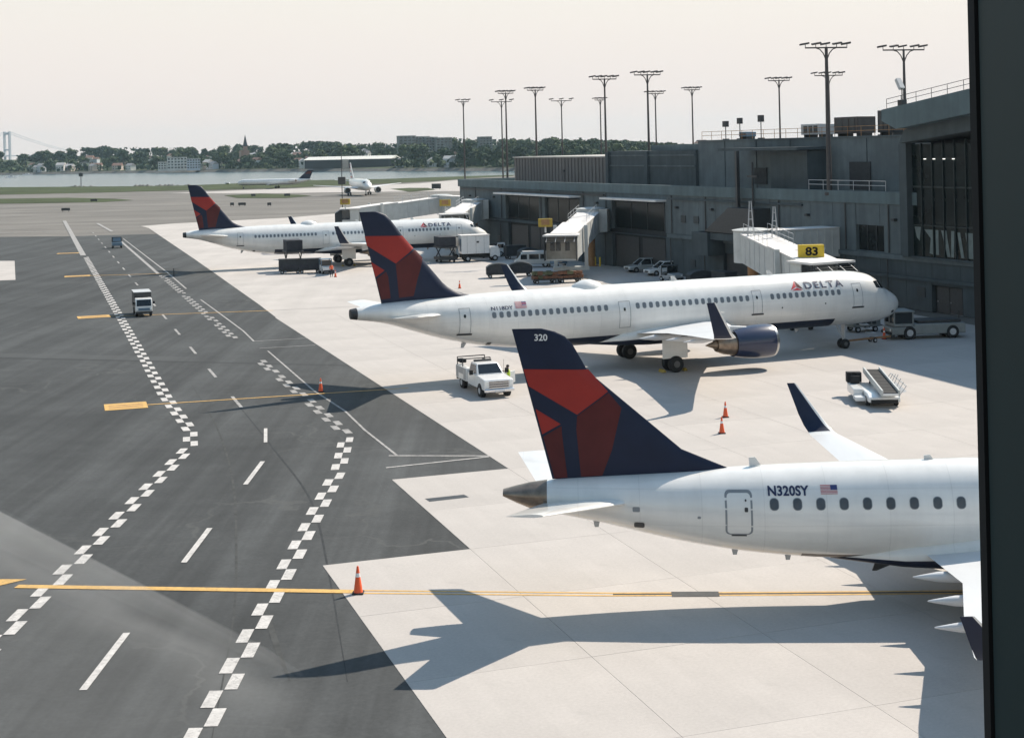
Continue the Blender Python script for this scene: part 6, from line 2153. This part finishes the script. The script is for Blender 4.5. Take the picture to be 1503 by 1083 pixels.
def where(px):
    for lim, txt in ((60, 'below the far suspension bridge'), (130, 'right of the far suspension bridge'), (190, 'between the bridge and the white blocks'), (240, 'left of the white waterside blocks'), (300, 'at the white waterside blocks'), (345, 'left of the church spire'), (375, 'at the church spire'), (440, 'between the spire and the long shed'),
                     (510, 'at the left half of the long shed'), (580, 'at the right half of the long shed'), (625, 'at the left apartment towers'), (665, 'at the right apartment towers'), (700, 'behind the leftmost floodlight pole'), (750, 'behind the close pair of floodlight poles'), (800, 'above the left end of the brown storey'), (850, 'above the middle of the brown storey'), (895, 'above the right end of the brown storey'), (960, 'above the grey middle storey'), (9999, 'above the right end of the grey storey')):
        if px < lim: return txt
for ri, (dd, nn, sc) in enumerate(rows):
    for i in range(nn):
        f = 0.30 + (0.965 - .30) * (i + g.uniform(-.4, .4)) / nn
        p, n = shore_at(min(.99, f))
        d = dd + g.uniform(-25, 35) * (1 if ri else .6)
        q = p + n * d
        px = bearing(q)
        k = g.randrange(6)
        s = sc * 1.35 * g.uniform(.75, 1.3)
        if px < 335 and ri < 3 and g.random() < (.6, .45, .2)[ri]: continue      # gardens and roofs stay open on the left
        if 436 < px < 578 and q.y < 1530: continue                               # nothing before the long shed
        if 236 < px < 296 and ri == 0: continue
        cap = (16.22 + float(np.interp(px, SKY_X, SKY_H)) * q.y / 2156 - hill(d)) / (13, 15, 11, 14, 16, 10)[k]
        if ri >= 3: s = min(1.9, cap * g.uniform(.82, 1.08))
        s = min(s, cap * 1.05)
        if s < .45 or px > 1040: continue
        cm, tm = PR[k]
        t = tag(bpy.data.objects.new('tree', None), ('leafy waterside tree on the far bank, ', 'leafy tree among roofs on the far bank, ', 'leafy tree part way up the far bank, ', 'leafy tree on the far skyline, ', 'leafy tree behind the far skyline, ')[ri] + where(px), 'tree', 'trees on the far bank')
        COL.objects.link(t)
        t.location = (q.x, q.y, hill(d) - .3)
        t.scale = (s * 1.1, s * 1.1, s * .95)
        t.rotation_euler.z = g.uniform(0, 6.28)
        link('crown', cm, t)
        link('trunk', tm, t)
        cnt += 1
# undergrowth and the woods behind, one mass of leaf clumps
mb = MB()
for i in range(7800):
    f = g.uniform(.29, .985)
    p, n = shore_at(f)
    d = g.choice([g.uniform(8, 60), g.uniform(60, 430), g.uniform(60, 430), g.uniform(400, 640)])
    q = p + n * d
    px = bearing(q)
    cap = 16.22 + float(np.interp(px, SKY_X, SKY_H)) * q.y / 2156 - hill(d) - 4
    if (px < 335 and d < 260 and g.random() < .6) or (436 < px < 578 and q.y < 1530) or cap < 1: continue
    h = g.uniform(1, 6) if d < 430 else g.uniform(1, max(2, cap))
    h = min(h, cap)
    c = Vector((q.x, q.y, hill(d) + h))
    s = g.uniform(1.6, 3.8)
    for _ in range(3):
        u = Vector((g.gauss(0, 1), g.gauss(0, 1), g.gauss(0, 1))).normalized()
        a = u.orthogonal().normalized()
        b = u.cross(a)
        o = Vector((g.uniform(-3, 3), g.uniform(-3, 3), g.uniform(-1.5, 1.5)))
        mb.add([c + o + a * s, c + o + b * s * .8, c + o - a * s * .8, c + o - b * s], [(0, 1, 2, 3)], g.choice([0, 0, 1]))
tag(mb.obj('undergrowth', [M['leaf'][0], M['leaf'][1]], normals=False), kind='stuff')

# houses and sheds on the far bank
for nm, c in (('h0', (.62, .60, .56)), ('h1', (.50, .42, .36)), ('h2', (.34, .22, .17)), ('h3', (.55, .57, .60)), ('h4', (.7, .68, .62))):
    M[nm] = mat('house_wall_' + nm[1], c, .8, var=.08, scale=.3)
for nm, c in (('r0', (.30, .29, .29)), ('r1', (.22, .13, .10)), ('r2', (.45, .43, .42))):
    M[nm] = mat('house_roof_' + nm[1], c, .85, var=.12, scale=.4)
M['tower_grey'] = mat('tower_brick', (.20, .215, .21), .85, var=.1, scale=.2)
def house(p, rz, w, l, h, wm, rm, label, group='houses on the far bank', flat=False):
    t = thing('house', label, 'house', (p.x, p.y, p.z), rz, group)
    wl = MB().box(-l / 2, l / 2, -w / 2, w / 2, -1, h).obj('wall', M[wm], t)
    if flat:
        MB().box(-l / 2 - .2, l / 2 + .2, -w / 2 - .2, w / 2 + .2, h + .01, h + .4).obj('roof', M[rm], t)
    else:
        MB().add([(-l / 2 - .4, -w / 2 - .4, h), (l / 2 + .4, -w / 2 - .4, h), (l / 2 + .4, w / 2 + .4, h), (-l / 2 - .4, w / 2 + .4, h), (-l / 2 - .4, 0, h + w * .35), (l / 2 + .4, 0, h + w * .35)],
                 [(0, 1, 5, 4), (2, 3, 4, 5), (0, 4, 3), (1, 2, 5), (0, 3, 2, 1)]).obj('roof', M[rm], t)
    n = max(2, int(l / 3))
    for zz in ([1.2, 4.0] if h > 5 else [1.2]):
        for k in range(n):
            x = -l / 2 + (k + .5) * l / n
            MB().box(x - .55, x + .55, -w / 2 - .06, -w / 2 - .01, zz, zz + 1.5).obj('window', M['glass'], wl)
    return t
for i in range(84):
    f = .345 + (.2 if i < 56 else .42) * ((i % 56) + g.uniform(-.3, .3)) / (56 if i < 56 else 28) + (0 if i < 56 else .06)
    p, n = shore_at(f)
    d = g.choice([22, 50, 75, 120, 160, 240])+ g.uniform(-8, 8)
    q = p + n * d
    if 436 < bearing(q) < 578 and q.y < 1530: continue
    wn = g.choice(['h0', 'h1', 'h2', 'h3', 'h4', 'h0', 'h4'])
    colour = {'h0': 'cream', 'h1': 'tan', 'h2': 'brick red', 'h3': 'pale grey', 'h4': 'off-white'}[wn]
    rr = g.choice(['r0', 'r1', 'r2'])
    house(Vector((q.x, q.y, hill(d))), math.atan2(-n.y, -n.x) + R(90) + g.uniform(-.5, .5), g.uniform(7, 10), g.uniform(8, 15), g.choice([3.2, 6, 6, 8]), wn, rr,
          '%s house with %s roof, far bank, %s' % (colour, {'r0': 'grey', 'r1': 'brown', 'r2': 'pale'}[rr], where(bearing(q))))
def at(px, d, z=None):
    x = (px - 750) / 2156 * d
    return Vector((x, d, 0 if z is None else z))
def block(px, d, zb, w, dep, h, label, wm='h4', floors=4, cat='apartment block', group=None, rm='r2', bays=6, name='apartment_block', rz=0.25):
    p = at(px, d, zb)
    t = thing(name, label, cat, p, rz, group)
    wl = MB().box(-w / 2, w / 2, -dep / 2, dep / 2, -2, h).obj('wall', M[wm], t)
    MB().box(-w / 2 - .3, w / 2 + .3, -dep / 2 - .3, dep / 2 + .3, h + .01, h + .7).obj('roof', M[rm], t)
    fh = h / floors
    me = None
    for fl_ in range(floors):
        for k in range(bays):
            x = -w / 2 + (k + .5) * w / bays
            if me is None:
                me = MB().box(-w / bays * .3, w / bays * .3, -.08, .0, 0, fh * .5).mesh('window', [M['glass']])
            link('window', me, wl, (x, -dep / 2 - .01, fl_ * fh + fh * .3))
    return t
GW = 'white waterside blocks on the far bank'
block(239, 1690, 1, 12, 12, 8, 'lower white waterside block, left of three on the far bank', 'h4', 3, group=GW, bays=4)
block(259, 1690, 1, 22, 14, 13, 'tallest white waterside block with strips of windows, middle of three on the far bank', 'h4', 4, group=GW)
block(283, 1680, 1, 15, 12, 11, 'grey-white waterside block, right of three on the far bank', 'h3', 4, group=GW, bays=5)
GA2 = 'tall apartment towers beyond the far bank'
for px, wv, h, d, lab in ((596, 19, 30, 1640, 'leftmost and broad'), (618, 17, 29, 1650, 'second from left'), (632, 13, 28, 1640, 'third from left'), (650, 18, 27, 1630, 'fourth from left, standing closer'), (711, 14, 27, 1640, 'rightmost, alone between trees')):
    block(px, d, 8 - 6, wv, 14, h, 'grey brick apartment tower above the trees, ' + lab, 'tower_grey', 9, group=GA2, bays=4)
# long waterside shed with a pale roof
sh = thing('boat_shed', 'very long dark waterside shed with a bright pale roof on the far bank', 'shed', (-163, 1500, -.5), R(-50 + 0))
SHX = Vector((.66, -.75, 0))
sh.rotation_euler.z = math.atan2(SHX.y, SHX.x) + R(22)
MB().box(-52, 52, -9, 9, 0, 9).obj('wall', M['recess'], sh)
MB().add([(-53, -10, 9), (53, -10, 9), (53, 10, 9), (-53, 10, 9), (-53, 0, 12.2), (53, 0, 12.2)], [(0, 1, 5, 4), (2, 3, 4, 5), (0, 4, 3), (1, 2, 5), (0, 3, 2, 1)]).obj('roof', M['h4'], sh)
MB().box(-5, 2, -10.2, -9.01, 0, 9.2).obj('gable', M['h1'], sh)
cs = thing('church', 'church with a thin dark spire on the skyline of the far bank', 'church', at(358, 1850, 12), .3)
MB().box(-5, 5, -12, 12, 0, 9).obj('nave', M['h2'], cs)
MB().box(-2.6, 2.6, -14, -9, 0, 14).obj('tower', M['h2'], cs)
MB().add([(-2.8, -14.2, 14), (2.8, -14.2, 14), (2.8, -8.8, 14), (-2.8, -8.8, 14), (0, -11.5, 29)], [(0, 1, 4), (1, 2, 4), (2, 3, 4), (3, 0, 4), (0, 3, 2, 1)]).obj('spire', M['dark'], cs)
# suspension bridge far away
bg = thing('suspension_bridge', 'faint suspension bridge tower and cables on the horizon at far left', 'bridge', (-1715, 5000, -3), math.atan2(.84, .54))
mb = MB()
for sg in (-1, 1):
    mb.box(-3.5, 3.5, sg * 13 - 2.6, sg * 13 + 2.6, 0, 115)
mb.box(-3, 3, -11, 11, 104, 112)
mb.box(-3, 3, -11, 11, 50, 55)
mb.obj('tower', M['strut'], bg)
MB().box(-3.5, 3.5, -13, 13, -4, 0).obj('pier', M['wall'], bg)
MB().box(-700, 150, -12, 12, 30, 34).obj('deck', M['strut'], bg)
mb = MB()
for sg in (-1, 1):
    mb.path([(260, sg * 13, 46), (160, sg * 13, 68), (80, sg * 13, 90), (0, sg * 13, 115)], .9)
    mb.path([(0, sg * 13, 115)] + [(-700 * k / 12, sg * 13, 115 - 66 * (1 - (1 - k / 6) ** 2)) for k in range(1, 13)], .9)
mb.obj('cable', M['strut'], bg)
mb = MB()
for sg in (-1, 1):
    for k in range(1, 12):
        z = 115 - 66 * (1 - (1 - k / 6) ** 2)
        if z > 50: mb.tube((-700 * k / 12, sg * 13, 48), (-700 * k / 12, sg * 13, z), .35, n=4)
mb.obj('hanger', M['strut'], bg)
bg2 = MB()
t2 = MB()
for sg in (-1, 1):
    t2.box(-703.5, -696.5, sg * 13 - 2.6, sg * 13 + 2.6, 0, 115)
t2.obj('tower', M['strut'], bg)

# ------------------------------------------------------------------ summer haze over the bay
mh = bpy.data.materials.new('haze')
mh.use_nodes = True
q = mh.node_tree
q.nodes.remove(q.nodes['Principled BSDF'])
pv = q.nodes.new('ShaderNodeVolumePrincipled')
pv.inputs['Color'].default_value = (0.62, 0.86, 1.0, 1)
pv.inputs['Density'].default_value = 0.00005
pv.inputs['Anisotropy'].default_value = 0.2
q.links.new(pv.outputs[0], q.nodes['Material Output'].inputs['Volume'])
HB = MB().box(-6000, 6000, -900, 7000, -4.4, 135)
hz = HB.obj('haze', mh)
tag(hz, kind='stuff')
hz.display_type = 'WIRE'
print('objects', len(bpy.data.objects))
